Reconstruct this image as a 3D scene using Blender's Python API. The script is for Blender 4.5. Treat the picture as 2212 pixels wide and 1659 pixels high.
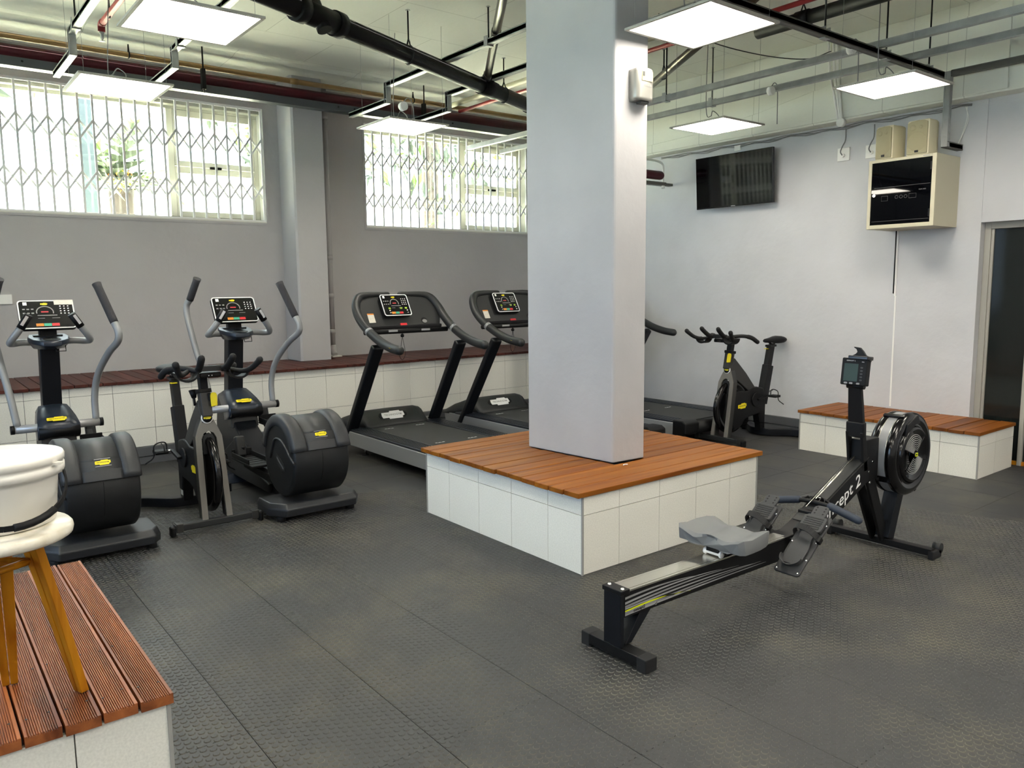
import bpy, bmesh, math, random
from mathutils import Vector, Matrix, Euler
random.seed(7)
for o in list(bpy.data.objects): bpy.data.objects.remove(o)
SC = bpy.context.scene
COL = SC.collection
S = 1.1            # everything below is laid out in units of 1.1 m and scaled once at the end
R = math.radians

# ---------------------------------------------------------------- camera, world, exposure
cam_d = bpy.data.cameras.new('camera'); cam = bpy.data.objects.new('camera', cam_d); COL.objects.link(cam)
cam_d.sensor_width = 36.0; cam_d.lens = 36.0*1690.2/2212.0; cam_d.clip_start = .02; cam_d.clip_end = 200
yaw, pit, rol = 0.9049, 0.1238, -0.0101
fw = Vector((math.cos(pit)*math.cos(yaw), math.cos(pit)*math.sin(yaw), -math.sin(pit)))
rt = Vector((math.sin(yaw), -math.cos(yaw), 0)); up = rt.cross(fw)
r2 = math.cos(rol)*rt + math.sin(rol)*up; u2 = -math.sin(rol)*rt + math.cos(rol)*up
m3 = Matrix((r2, u2, -fw)).transposed()
cam.matrix_world = Matrix.Translation(Vector((-2.5437, -2.6948, 1.4094))*S) @ m3.to_4x4()
SC.camera = cam

W = bpy.data.worlds.new('world'); SC.world = W; W.use_nodes = True
bg = W.node_tree.nodes['Background']; bg.inputs[0].default_value = (.84, .93, 1.0, 1); bg.inputs[1].default_value = 7.5
sun_d = bpy.data.lights.new('sun', 'SUN'); sun_d.energy = 115; sun_d.angle = R(1.5); sun_d.color = (1, .95, .86)
sun = bpy.data.objects.new('sun', sun_d); COL.objects.link(sun); sun.rotation_euler = (R(-20), 0, R(12))
PANEL_POWER = 10.4
SC.view_settings.view_transform = 'Standard'; SC.view_settings.look = 'None'
SC.view_settings.exposure = 1.25; SC.view_settings.gamma = 1.0; SC.view_settings.use_curve_mapping = False

# ---------------------------------------------------------------- materials
def lin(c):
    if isinstance(c, str): c = [int(c[i:i+2], 16)/255 for i in (0, 2, 4)]
    return tuple((x/12.92 if x <= .04045 else ((x+.055)/1.055)**2.4) for x in c)
MATS = {}
def mat(name, col, rough=.5, metal=0., var=0., vs=6., bump=0., bs=80., col2=None, spec=.5, coat=0., rand=0., detail=3.):
    m = bpy.data.materials.new(name); m.use_nodes = True; MATS[name] = m
    nt = m.node_tree; b = nt.nodes['Principled BSDF']; L = nt.links.new
    c = lin(col)
    b.inputs['Base Color'].default_value = (*c, 1); b.inputs['Roughness'].default_value = rough
    b.inputs['Metallic'].default_value = metal; b.inputs['Specular IOR Level'].default_value = spec
    b.inputs['Coat Weight'].default_value = coat
    if var or col2 or bump or rand:
        tc = nt.nodes.new('ShaderNodeTexCoord')
    if var or col2:
        n = nt.nodes.new('ShaderNodeTexNoise'); n.inputs['Scale'].default_value = vs; n.inputs['Detail'].default_value = detail
        L(tc.outputs['Object'], n.inputs['Vector'])
        r = nt.nodes.new('ShaderNodeValToRGB'); L(n.outputs['Fac'], r.inputs[0])
        r.color_ramp.elements[0].position = .32; r.color_ramp.elements[1].position = .68
        c2 = lin(col2) if col2 else tuple(x*(1-var) for x in c)
        r.color_ramp.elements[0].color = (*c2, 1)
        r.color_ramp.elements[1].color = (*(c if col2 else tuple(min(1, x*(1+var*.6)) for x in c)), 1)
        out = r.outputs[0]
    else:
        out = None
    if rand:
        oi = nt.nodes.new('ShaderNodeObjectInfo'); hs = nt.nodes.new('ShaderNodeHueSaturation')
        mr = nt.nodes.new('ShaderNodeMapRange'); L(oi.outputs['Random'], mr.inputs[0])
        mr.inputs[3].default_value = 1-rand; mr.inputs[4].default_value = 1+rand
        L(mr.outputs[0], hs.inputs['Value'])
        if out: L(out, hs.inputs['Color'])
        else: hs.inputs['Color'].default_value = (*c, 1)
        out = hs.outputs[0]
    if out: L(out, b.inputs['Base Color'])
    if bump:
        n2 = nt.nodes.new('ShaderNodeTexNoise'); n2.inputs['Scale'].default_value = bs; n2.inputs['Detail'].default_value = 4
        L(tc.outputs['Object'], n2.inputs['Vector'])
        bp = nt.nodes.new('ShaderNodeBump'); bp.inputs['Strength'].default_value = bump; bp.inputs['Distance'].default_value = .01
        L(n2.outputs['Fac'], bp.inputs['Height']); L(bp.outputs[0], b.inputs['Normal'])
    return m
def emis(name, col, st):
    m = bpy.data.materials.new(name); m.use_nodes = True; MATS[name] = m
    b = m.node_tree.nodes['Principled BSDF']; b.inputs['Base Color'].default_value = (.8, .8, .8, 1)
    b.inputs['Emission Color'].default_value = (*lin(col), 1); b.inputs['Emission Strength'].default_value = st
    return m
def wood(name, c1, c2, axis, sc=14., stretch=.06, rough=.45, rand=.16):
    m = bpy.data.materials.new(name); m.use_nodes = True; MATS[name] = m
    nt = m.node_tree; b = nt.nodes['Principled BSDF']; L = nt.links.new
    tc = nt.nodes.new('ShaderNodeTexCoord'); mp = nt.nodes.new('ShaderNodeMapping'); L(tc.outputs['Object'], mp.inputs[0])
    s = [1, 1, 1]; s['xyz'.index(axis)] = stretch; mp.inputs['Scale'].default_value = s
    oi = nt.nodes.new('ShaderNodeObjectInfo'); ml = nt.nodes.new('ShaderNodeMath'); ml.operation = 'MULTIPLY'; ml.inputs[1].default_value = 37.
    L(oi.outputs['Random'], ml.inputs[0]); cb = nt.nodes.new('ShaderNodeCombineXYZ'); L(ml.outputs[0], cb.inputs[0]); L(ml.outputs[0], cb.inputs[1]); L(ml.outputs[0], cb.inputs[2])
    L(cb.outputs[0], mp.inputs['Location'])
    n = nt.nodes.new('ShaderNodeTexNoise'); n.inputs['Scale'].default_value = sc; n.inputs['Detail'].default_value = 6; n.inputs['Distortion'].default_value = .6
    L(mp.outputs[0], n.inputs['Vector'])
    r = nt.nodes.new('ShaderNodeValToRGB'); r.color_ramp.elements[0].position = .3; r.color_ramp.elements[1].position = .7
    r.color_ramp.elements[0].color = (*lin(c1), 1); r.color_ramp.elements[1].color = (*lin(c2), 1); L(n.outputs['Fac'], r.inputs[0])
    hs = nt.nodes.new('ShaderNodeHueSaturation'); mr = nt.nodes.new('ShaderNodeMapRange'); L(oi.outputs['Random'], mr.inputs[0])
    mr.inputs[3].default_value = 1-rand; mr.inputs[4].default_value = 1+rand; L(mr.outputs[0], hs.inputs['Value']); L(r.outputs[0], hs.inputs['Color'])
    L(hs.outputs[0], b.inputs['Base Color']); b.inputs['Roughness'].default_value = rough; b.inputs['Specular IOR Level'].default_value = .3
    bp = nt.nodes.new('ShaderNodeBump'); bp.inputs['Strength'].default_value = .25; bp.inputs['Distance'].default_value = .004
    L(n.outputs['Fac'], bp.inputs['Height']); L(bp.outputs[0], b.inputs['Normal'])
    return m
def glassy(name, tint, fres=1.45, rough=.02, body=0.):
    m = bpy.data.materials.new(name); m.use_nodes = True; MATS[name] = m
    nt = m.node_tree; nt.nodes.remove(nt.nodes['Principled BSDF']); L = nt.links.new
    o = nt.nodes['Material Output']; t = nt.nodes.new('ShaderNodeBsdfTransparent'); t.inputs[0].default_value = (*tint, 1)
    g = nt.nodes.new('ShaderNodeBsdfGlossy'); g.inputs['Roughness'].default_value = rough
    f = nt.nodes.new('ShaderNodeFresnel'); f.inputs[0].default_value = fres
    mx = nt.nodes.new('ShaderNodeMixShader'); L(f.outputs[0], mx.inputs[0]); L(t.outputs[0], mx.inputs[1]); L(g.outputs[0], mx.inputs[2]); L(mx.outputs[0], o.inputs[0])
    return m

mat('plaster', 'b4b2b2', .62, var=.06, vs=1.3, bump=.25, bs=22)
mat('plaster_right', 'c9c9cc', .6, var=.07, vs=1.6, bump=.3, bs=18)
mat('plaster_column', 'b4b3b5', .55, var=.06, vs=2.2, bump=.35, bs=14)
mat('ceiling_paint', 'e6e7dd', .7, var=.05, vs=1.1, bump=.2, bs=30)
mat('white_reveal', 'd9d8cf', .6, var=.05, vs=3)
mat('tile', 'f4f2e9', .4, col2='e5e3da', vs=160, detail=6)
mat('grout', '66666a', .8)
mat('tile_trim', '9d9c98', .5)
wood('plank_teak', '6a3406', '9c6014', 'x', rough=.5)
wood('plank_teak_short', '643208', '945816', 'x', rough=.5)
wood('plank_brown', '3a1a14', '5f3026', 'y', rough=.5, rand=.18)
wood('plank_ribbed', '66341c', 'ac6638', 'y', sc=16, rough=.5, rand=.12)
wood('leg_wood', '8a4a08', 'c98a1c', 'z', sc=18, rough=.4)
mat('black', '0a0b0d', .5, bump=.05, bs=300, spec=.3)
mat('black_soft', '101114', .6, spec=.3)
mat('black_gloss', '08080a', .16)
mat('rubber', '111214', .75)
mat('dark_plastic', '2f3134', .46, bump=.12, bs=420)
mat('dark_plastic_low', '101214', .5, bump=.12, bs=420)
mat('base_plastic', '292b2e', .42, bump=.12, bs=420)
mat('navy', '090d14', .45, spec=.35)
mat('navy_cover', '232b38', .3)
mat('charcoal', '212324', .5)
mat('grip', '36363a', .8, bump=.4, bs=260)
mat('bike_grey', '726f69', .45)
mat('bike_dark', '2a2a29', .45)
mat('silver', 'b4b4b6', .34, metal=.45)
mat('silver_paint', '8f9193', .42, metal=.2)
mat('alu', 'd8d6cc', .26, metal=1.)
mat('galv', 'a6a8a6', .4, metal=.3, var=.15, vs=12)
mat('galv_dark', '5a5954', .5, metal=.2)
mat('chrome', 'e0e0e0', .1, metal=1.)
mat('yellow', 'f0dc10', .45)
mat('yellow_c2', 'd4e010', .45)
mat('print_black', '050505', .6)
mat('print_white', 'e8e8e8', .5)
mat('print_grey', '8a8a8a', .5)
mat('screen_black', '101113', .22)
mat('orange', 'e08a2c', .5); mat('green_btn', '3fae8f', .5); mat('red', 'd22a32', .45)
mat('led_green', '8fae2a', .5); mat('led_red', 'c03038', .5)
mat('label_paper', 'd9d5cb', .7, var=.08, vs=40)
mat('belt', '2b2c2c', .62, bump=.2, bs=500)
mat('deck_rail', '1b2028', .38)
mat('seat_grey', '6e7072', .6)
mat('blue_rubber', '27303f', .6)
mat('pedal_grey', '37383a', .55)
mat('lcd', '20362e', .4)
mat('white_paint', 'efeeea', .5)
mat('frame_paint', 'c6c4b6', .5)
mat('grille', 'f2f2ef', .45)
mat('red_pipe', '8f1f24', .45); mat('maroon', '48121d', .45, spec=.3); mat('brown_gold', '98784a', .42)
mat('tray_grey', '4b4f54', .5, metal=.3)
mat('pipe_black', '08080a', .55, spec=.25); mat('pipe_steel', '5d5850', .32, metal=.8)
mat('dispenser', '9b9a94', .3, metal=.5); mat('cream', 'ddd5b6', .5); mat('cream_cab', 'c2bca4', .5); mat('cream_grille', 'a49d7e', .7, bump=.5, bs=600)
mat('skirting', '55575a', .5)
mat('bucket', 'e9e6df', .32); mat('terrazzo', 'ebe6da', .28, col2='d8d0bd', vs=30)
mat('pink', 'd84a8a', .4); mat('tv_screen', '030304', .045); mat('cab_glass', '06070a', .02); mat('panel_frame', 'b3b0a6', .5)  # panel_frame greyed: shade of its unlit edges put into the colour
mat('door_glass', '1b201f', .12, spec=.5)
mat('door_frame', 'a8a59b', .45)
mat('leaf', '3f5a10', .6); mat('leaf_dark', '1a2616', .6); mat('bark', '3a322c', .8, var=.3, vs=12); mat('post_blue', '1c2a32', .6); mat('pale_ground', 'c9c7b8', .9, col2='a9ac8c', vs=.6); mat('flower', 'd98a2a', .6)
glassy('pane', (.93, .96, .95))
emis('panel_light', 'fff7e8', PANEL_POWER)
glassy('pane_tinted', (.42, .47, .53))
def banded_ceiling():
    m = MATS['ceiling_paint']; nt = m.node_tree; L = nt.links.new; b = nt.nodes['Principled BSDF']
    g = nt.nodes.new('ShaderNodeNewGeometry'); br = nt.nodes.new('ShaderNodeTexBrick')
    br.inputs['Scale'].default_value = 1.; br.inputs['Mortar Size'].default_value = .004; br.inputs['Brick Width'].default_value = 1.3; br.inputs['Row Height'].default_value = .68
    br.inputs['Mortar Smooth'].default_value = .3
    L(g.outputs['Position'], br.inputs['Vector'])
    src = b.inputs['Base Color'].links[0].from_socket
    mx = nt.nodes.new('ShaderNodeMixRGB'); mx.blend_type = 'MULTIPLY'; mx.inputs[2].default_value = (.70, .70, .68, 1)
    L(br.outputs['Fac'], mx.inputs[0]); L(src, mx.inputs[1]); L(mx.outputs[0], b.inputs['Base Color'])
banded_ceiling()
def mat_floor(name, base, dusty, lo, hi):
    m = bpy.data.materials.new(name); m.use_nodes = True; MATS[name] = m
    nt = m.node_tree; L = nt.links.new; b = nt.nodes['Principled BSDF']
    g = nt.nodes.new('ShaderNodeNewGeometry')
    n = nt.nodes.new('ShaderNodeTexNoise'); n.inputs['Scale'].default_value = 1.7; n.inputs['Detail'].default_value = 7; n.inputs['Roughness'].default_value = .62
    L(g.outputs['Position'], n.inputs['Vector'])
    r = nt.nodes.new('ShaderNodeValToRGB'); r.color_ramp.elements[0].position = lo; r.color_ramp.elements[1].position = hi
    L(n.outputs['Fac'], r.inputs[0])
    mx = nt.nodes.new('ShaderNodeMixRGB'); mx.inputs[1].default_value = (*lin(base), 1); mx.inputs[2].default_value = (*lin(dusty), 1)
    L(r.outputs[0], mx.inputs[0])
    n3 = nt.nodes.new('ShaderNodeTexNoise'); n3.inputs['Scale'].default_value = 260; n3.inputs['Detail'].default_value = 2; L(g.outputs['Position'], n3.inputs['Vector'])
    r3 = nt.nodes.new('ShaderNodeValToRGB'); r3.color_ramp.elements[0].position = .3; r3.color_ramp.elements[0].color = (.75, .75, .75, 1); r3.color_ramp.elements[1].color = (1.1, 1.1, 1.1, 1); L(n3.outputs['Fac'], r3.inputs[0])
    mm = nt.nodes.new('ShaderNodeMixRGB'); mm.blend_type = 'MULTIPLY'; mm.inputs[0].default_value = 1; L(mx.outputs[0], mm.inputs[1]); L(r3.outputs[0], mm.inputs[2])
    L(mm.outputs[0], b.inputs['Base Color']); b.inputs['Roughness'].default_value = .52; b.inputs['Specular IOR Level'].default_value = .5
    bp = nt.nodes.new('ShaderNodeBump'); bp.inputs['Strength'].default_value = .12; bp.inputs['Distance'].default_value = .004
    L(n3.outputs['Fac'], bp.inputs['Height']); L(bp.outputs[0], b.inputs['Normal'])
    return m
mat_floor('mat_rubber', '373839', '58554a', .48, .8)
mat_floor('stud_top', '363738', '45443e', .5, .75)
mat_floor('stud_side', '4c4c4a', '716c5c', .42, .7)

# ---------------------------------------------------------------- mesh helpers
def catmull(P, n=6):
    P = [Vector(p) for p in P]; out = []
    for i in range(len(P)-1):
        a = P[i-1] if i else P[0]*2-P[1]; b, c = P[i], P[i+1]; d = P[i+2] if i+2 < len(P) else P[-1]*2-P[-2]
        for k in range(n):
            t = k/n
            out.append(.5*((2*b)+(c-a)*t+(2*a-5*b+4*c-d)*t*t+(3*b-a-3*c+d)*t**3))
    out.append(P[-1]); return out
class MB:
    def __init__(s): s.v = []; s.f = []; s.m = []; s.sm = []
    def add(s, V, F, mi=0, smooth=False, M=None):
        o = len(s.v)
        for p in V:
            p = Vector(p); s.v.append(M @ p if M else p)
        for f in F: s.f.append([i+o for i in f]); s.m.append(mi); s.sm.append(smooth)
        return s
    def box(s, x0, x1, y0, y1, z0, z1, mi=0, M=None):
        V = [(x, y, z) for z in (z0, z1) for y in (y0, y1) for x in (x0, x1)]
        return s.add(V, [(0, 2, 3, 1), (4, 5, 7, 6), (0, 1, 5, 4), (2, 6, 7, 3), (0, 4, 6, 2), (1, 3, 7, 5)], mi, False, M)
    def bar(s, a, b, w, h, mi=0, upv=(0, 0, 1), w2=None, h2=None):
        a, b = Vector(a), Vector(b); d = (b-a).normalized(); u = Vector(upv)
        if abs(d.dot(u)) > .98: u = Vector((0, 1, 0))
        x = d.cross(u).normalized(); z = x.cross(d)
        w2 = w2 or w; h2 = h2 or h; V = []
        for p, ww, hh in ((a, w, h), (b, w2, h2)):
            for sx, sz in ((-1, -1), (1, -1), (1, 1), (-1, 1)): V.append(p+x*sx*ww/2+z*sz*hh/2)
        return s.add(V, [(0, 1, 2, 3), (7, 6, 5, 4), (0, 4, 5, 1), (1, 5, 6, 2), (2, 6, 7, 3), (3, 7, 4, 0)], mi)
    def tube(s, P, r, n=10, mi=0, caps=True, round_end=False, closed=False):
        P = [Vector(p) for p in P]; k = len(P); rr = list(r) if isinstance(r, (list, tuple)) else [r]*k
        if len(rr) != k: rr = [rr[0]+(rr[-1]-rr[0])*i/(k-1) for i in range(k)]
        if round_end:
            for e in (0, 1):
                if e == 0: a, d, r0 = P[0], (P[0]-P[1]).normalized(), rr[0]
                else: a, d, r0 = P[-1], (P[-1]-P[-2]).normalized(), rr[-1]
                ex = [(a+d*r0*math.sin(t), r0*math.cos(t)) for t in (.5, .95, 1.4)]
                if e == 0: P = [q for q, _ in reversed(ex)]+P; rr = [q for _, q in reversed(ex)]+rr
                else: P = P+[q for q, _ in ex]; rr = rr+[q for _, q in ex]
            k = len(P)
        T = []
        for i in range(k):
            if closed: t = P[(i+1) % k]-P[i-1]
            else: t = P[min(i+1, k-1)]-P[max(i-1, 0)]
            T.append(t.normalized() if t.length > 1e-9 else Vector((0, 0, 1)))
        u = T[0].orthogonal().normalized(); V = []
        for i in range(k):
            u = (u-T[i]*u.dot(T[i])).normalized(); w = T[i].cross(u)
            for j in range(n):
                a = 2*math.pi*j/n; V.append(P[i]+(u*math.cos(a)+w*math.sin(a))*rr[i])
        F = []
        for i in range(k if closed else k-1):
            i2 = (i+1) % k
            for j in range(n): F.append((i*n+j, i*n+(j+1) % n, i2*n+(j+1) % n, i2*n+j))
        s.add(V, F, mi, True)
        if caps and not closed:
            o = len(s.v)-len(V)
            s.f += [[o+j for j in reversed(range(n))], [o+(k-1)*n+j for j in range(n)]]; s.m += [mi, mi]; s.sm += [False, False]
        return s
    def cyl(s, a, b, r, n=16, mi=0, r2=None): return s.tube([a, b], [r, r2 if r2 is not None else r], n, mi)
    def prism(s, poly, ax, a0, a1, mi=0, M=None, smooth=False):
        n = len(poly); V = []
        for a in (a0, a1):
            for (p, q) in poly:
                V.append({'x': (a, p, q), 'y': (p, a, q), 'z': (p, q, a)}[ax])
        s.add(V, [list(reversed(range(n))), list(range(n, 2*n))], mi, False, M)
        o = len(s.v)-2*n
        for i in range(n):
            s.f.append([o+i, o+(i+1) % n, o+n+(i+1) % n, o+n+i]); s.m.append(mi); s.sm.append(smooth)
        return s
    def loft(s, rings, mi=0, smooth=True, caps=True, closed=True):
        n = len(rings[0]); V = [p for r in rings for p in r]; F = []
        for i in range(len(rings)-1):
            for j in range(n if closed else n-1): F.append((i*n+j, i*n+(j+1) % n, (i+1)*n+(j+1) % n, (i+1)*n+j))
        s.add(V, F, mi, smooth)
        if caps:
            o = len(s.v)-len(V); k = len(rings)
            s.f += [[o+j for j in reversed(range(n))], [o+(k-1)*n+j for j in range(n)]]; s.m += [mi, mi]; s.sm += [False, False]
        return s
    def lathe(s, prof, n=32, M=None, mi=0, smooth=True):
        V = [(r*math.cos(2*math.pi*j/n), r*math.sin(2*math.pi*j/n), z) for r, z in prof for j in range(n)]; F = []
        for i in range(len(prof)-1):
            for j in range(n): F.append((i*n+j, i*n+(j+1) % n, (i+1)*n+(j+1) % n, (i+1)*n+j))
        return s.add(V, F, mi, smooth, M)
    def disc(s, c, r, nrm, n=24, mi=0):
        c = Vector(c); nn = Vector(nrm).normalized(); u = nn.orthogonal().normalized(); w = nn.cross(u)
        return s.add([c+(u*math.cos(2*math.pi*j/n)+w*math.sin(2*math.pi*j/n))*r for j in range(n)], [list(range(n))], mi)
    def mesh(s, name, mats, recalc=True):
        me = bpy.data.meshes.new(name); me.from_pydata([tuple(p) for p in s.v], [], s.f)
        for q in ([mats] if isinstance(mats, str) else mats): me.materials.append(MATS[q])
        me.polygons.foreach_set('material_index', s.m); me.polygons.foreach_set('use_smooth', s.sm)
        if recalc:
            bm = bmesh.new(); bm.from_mesh(me); bmesh.ops.recalc_face_normals(bm, faces=bm.faces); bm.to_mesh(me); bm.free()
        me.update(); return me
    def build(s, name, mats, parent=None, bevel=0, seg=2, sub=0, label=None):
        o = bpy.data.objects.new(name, s.mesh(name, mats)); COL.objects.link(o)
        if parent: o.parent = parent
        if bevel:
            b = o.modifiers.new('bevel', 'BEVEL'); b.width = bevel; b.segments = seg; b.limit_method = 'ANGLE'; b.angle_limit = R(35); b.harden_normals = False
            for p in o.data.polygons: p.use_smooth = True
            w = o.modifiers.new('wn', 'WEIGHTED_NORMAL'); w.keep_sharp = True
        if sub:
            b = o.modifiers.new('sub', 'SUBSURF'); b.levels = sub; b.render_levels = sub
        if label: o['label'] = label
        return o
def tag(o, label=None, cat=None, group=None, kind=None):
    if label: o['label'] = label
    if cat: o['category'] = cat
    if group: o['group'] = group
    if kind: o['kind'] = kind
    return o
def thing(name, label, cat, loc=(0, 0, 0), rz=0, group=None):
    o = bpy.data.objects.new(name, None); COL.objects.link(o); o.location = loc; o.rotation_euler = (0, 0, rz); o.empty_display_size = .1
    return tag(o, label, cat, group)
def struct(o): o['kind'] = 'structure'; return o
def inst(name, me, parent, loc=(0, 0, 0), rot=(0, 0, 0)):
    o = bpy.data.objects.new(name, me); COL.objects.link(o); o.parent = parent; o.location = loc; o.rotation_euler = rot; return o
def dup(root, loc, rz, label, group=None):
    def cp(o, par):
        c = o.copy(); COL.objects.link(c); c.parent = par
        for ch in kids.get(o.name, []): cp(ch, c)
        return c
    kids = {}
    for o in bpy.data.objects:
        if o.parent: kids.setdefault(o.parent.name, []).append(o)
    r = cp(root, None); r.location = loc; r.rotation_euler = (0, 0, rz); r['label'] = label
    if group: r['group'] = group
    return r
def text_mesh(body, size, shear=0., depth=.0006, bold=0.):
    c = bpy.data.curves.new('lettering', 'FONT'); c.body = body; c.size = size; c.shear = shear; c.extrude = depth; c.align_x = 'CENTER'; c.align_y = 'CENTER'; c.offset = bold; c.resolution_u = 2
    o = bpy.data.objects.new('tmp', c); COL.objects.link(o)
    dg = bpy.context.evaluated_depsgraph_get(); me = bpy.data.meshes.new_from_object(o.evaluated_get(dg))
    bpy.data.objects.remove(o); bpy.data.curves.remove(c); me.name = 'lettering'; return me
def letter(me, m, parent, M, name='lettering'):
    me = me.copy(); me.materials.clear(); me.materials.append(MATS[m]); me.transform(M)
    o = bpy.data.objects.new(name, me); COL.objects.link(o); o.parent = parent; return o
def frame(o, x, y):        # matrix with origin o, local x along x, local y along y
    x = Vector(x).normalized(); y = Vector(y); z = x.cross(y).normalized(); y = z.cross(x)
    m = Matrix((x, y, z)).transposed().to_4x4(); m.translation = Vector(o); return m
TG = text_mesh('TECHNOGYM', .2, 0, .002, .004)
BADGE = [(-.5, -.02), (-.47, .13), (-.12, .13), (-.1, .19), (.33, .19), (.36, .13), (.49, .13), (.5, -.06), (.4, -.1), (.38, -.19), (-.2, -.19), (-.22, -.13), (-.48, -.13)]
def badge(parent, M, w, plate='yellow', ink='print_black', name='badge'):
    sc = Matrix.Diagonal((w, w, w, 1))
    b = MB().prism([(x, y) for x, y in BADGE], 'z', 0, .012, M=M @ sc).build(name, plate, parent)
    letter(TG, ink, b, M @ Matrix.Translation((0, 0, .0122*w)) @ Matrix.Diagonal((w*.62, w*.62, w*.3, 1)))
    return b
# ================================================================ the setting
XW, YW, ZC = 4.10, 5.08, 3.47
XL, YF = -6.0, -5.5
WT = .22
# ---- floor: slab, rubber mats, raised studs
PM = .4425; MX0, MY0 = -1.765, .137
fl = struct(MB().box(XL-.3, XW+.3, YF-.3, YW+.3, -.12, -.012).build('floor', 'mat_rubber'))
mm = MB().box(-PM/2+.0014, PM/2-.0014, -PM/2+.0014, PM/2-.0014, -.0115, 0).mesh('floor_mat', 'mat_rubber')
i0, i1 = -4, 13; j0, j1 = -7, 8
cnt = 0
far = MB()
for i in range(-10, i1+1):
    for j in range(-13, 12):
        x0 = MX0+i*PM; y0 = MY0+j*PM
        if x0 >= XW-.01 or y0 >= 4.11: continue
        # mats in or near the picture are objects, the ones behind the viewer are one sheet
        vis = -2.7 < x0 and -2.3 < y0
        if vis and cnt < 290:
            inst('floor_mat', mm, fl, (x0+PM/2, y0+PM/2, 0)); cnt += 1
        else:
            far.box(x0+.0008, min(x0+PM, XW)-.0008, y0+.0008, y0+PM-.0008, -.0115, 0)
fm = far.build('floor_mat_sheet', 'mat_rubber', fl); fm['kind'] = 'stuff'
# studs
def blocked(x, y):
    if -.01 < x < 1.45 and -.01 < y < 1.44: return True
    if x < -2.06 and -.78 < y < .5: return True
    if x > 3.45 and -.45 < y < .98: return True
    return False
V = []; F = []; MI = []; SMO = []
cx, cy = -2.5437, -2.6948
NST = 0
ny = 15; py = PM/ny; nx = 17; px = PM/nx; rs = .0106
for i in range(-4, 13):
    for a in range(nx):
        for j in range(-7, 8):
            for b in range(ny):
                x = MX0+i*PM+(a+.5)*px; y = MY0+j*PM+(b+(.25 if a % 2 else .75))*py
                d = math.hypot(x-cx, y-cy)
                if d > 5.4 or blocked(x, y): continue
                # in front of the viewer only
                ang = math.atan2(y-cy, x-cx)-.9049
                if abs(ang) > .9 or d < 1.2 or x > XW-.03: continue
                n = 10 if d < 3.2 else (8 if d < 4.2 else 6)
                o = len(V); h = .0024
                for k in range(n):
                    t = 2*math.pi*k/n; V.append((x+rs*1.08*math.cos(t), y+rs*1.08*math.sin(t), 0))
                for k in range(n):
                    t = 2*math.pi*k/n; V.append((x+rs*.9*math.cos(t), y+rs*.9*math.sin(t), h))
                for k in range(n):
                    F.append((o+k, o+(k+1) % n, o+n+(k+1) % n, o+n+k)); MI.append(1)
                F.append(tuple(o+n+k for k in range(n))); MI.append(0)
                NST += 1
me = bpy.data.meshes.new('floor_stud'); me.from_pydata(V, [], F); me.materials.append(MATS['stud_top']); me.materials.append(MATS['stud_side'])
me.polygons.foreach_set('material_index', MI); me.update()
so = inst('floor_stud', me, fl); so['kind'] = 'stuff'
print('studs', NST, len(F))
# ---- ceiling
c = MB().box(XL-.3, XW+.3, YF-.3, YW+.3, ZC, ZC+.15)
c.prism([(4.42, ZC+.001), (4.50, ZC-.018), (YW, ZC-.035), (YW, ZC+.001)], 'x', XL, XW)
struct(c.build('ceiling', 'ceiling_paint'))
# ---- window wall
def wall_y(name, y0, y1, x0, x1, holes, m):
    b = MB(); xs = x0
    for (hx0, hx1, hz0, hz1) in holes:
        b.box(xs, hx0, y0, y1, -.1, ZC); b.box(hx0, hx1, y0, y1, -.1, hz0); b.box(hx0, hx1, y0, y1, hz1, ZC); xs = hx1
    b.box(xs, x1, y0, y1, -.1, ZC)
    return struct(b.build(name, m))
WZ0, WZ1 = 2.075, 3.165
W1 = (-2.65, .465, WZ0, WZ1); W2 = (1.575, 3.85, WZ0, WZ1)
wall_y('wall_back', YW, YW+WT, XL-.3, XW+.3, [W1, W2], 'plaster')
# ---- wall with television (right), door opening
b = MB(); DY0, DY1, DZ = -1.30, -.115, 1.865
b.box(XW, XW+WT, DY1, YW, -.1, ZC); b.box(XW, XW+WT, DY0, DY1, DZ, ZC); b.box(XW, XW+WT, YF-.3, DY0, -.1, ZC)
b.box(XW-.006, XW, DY1, -.045, -.0, 2.785)       # plaster thickening beside the door
struct(b.build('wall_right', 'plaster_right'))
# ---- walls behind the viewer; the left one has a wide window
b = MB(); b.box(XL-WT, XL, YF-.3, -3.4, -.1, ZC); b.box(XL-WT, XL, 3.6, YW, -.1, ZC); b.box(XL-WT, XL, -3.4, 3.6, -.1, .85); b.box(XL-WT, XL, -3.4, 3.6, 2.75, ZC)
struct(b.build('wall_left', 'plaster_right'))
struct(MB().box(XL-.3, XW+.3, YW+WT, YW+WT+.55, ZC-.02, ZC+.15).build('sun_block_slab', 'white_reveal'))  # unseen slab added to block direct sun at the windows
struct(MB().box(XL-.3, XW+.3, YF-WT, YF, -.1, ZC).build('wall_front', 'plaster_right'))
# ---- beam over the television wall with its sloping proud part
b = MB().box(XW-.16, XW, YF, YW, 2.785, ZC)
poly = [(YW, 2.80), (YW, 2.83), (3.2, 2.885), (2.5, 2.908), (1.8, 2.988), (1.15, 3.09), (.73, 3.19), (-.3, 3.45), (-.3, 2.80)]
b.prism(poly, 'x', XW-.178, XW-.16)
o = struct(b.build('trim_beam', 'ceiling_paint', bevel=.006))
# ---- pillar on the window wall, column on the plinth
b = MB().prism([(.622, YW), (.622, 4.755), (.640, 4.735), (.935, 4.725), (.935, YW)], 'z', .690, ZC)
struct(b.build('pillar', 'plaster'))
b = MB().prism([(.483, .997), (.545, .345), (.556, .334), (.783, .316), (.76, 1.0)], 'z', .4225, ZC)
struct(b.build('column', 'plaster_column', bevel=.008))
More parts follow.
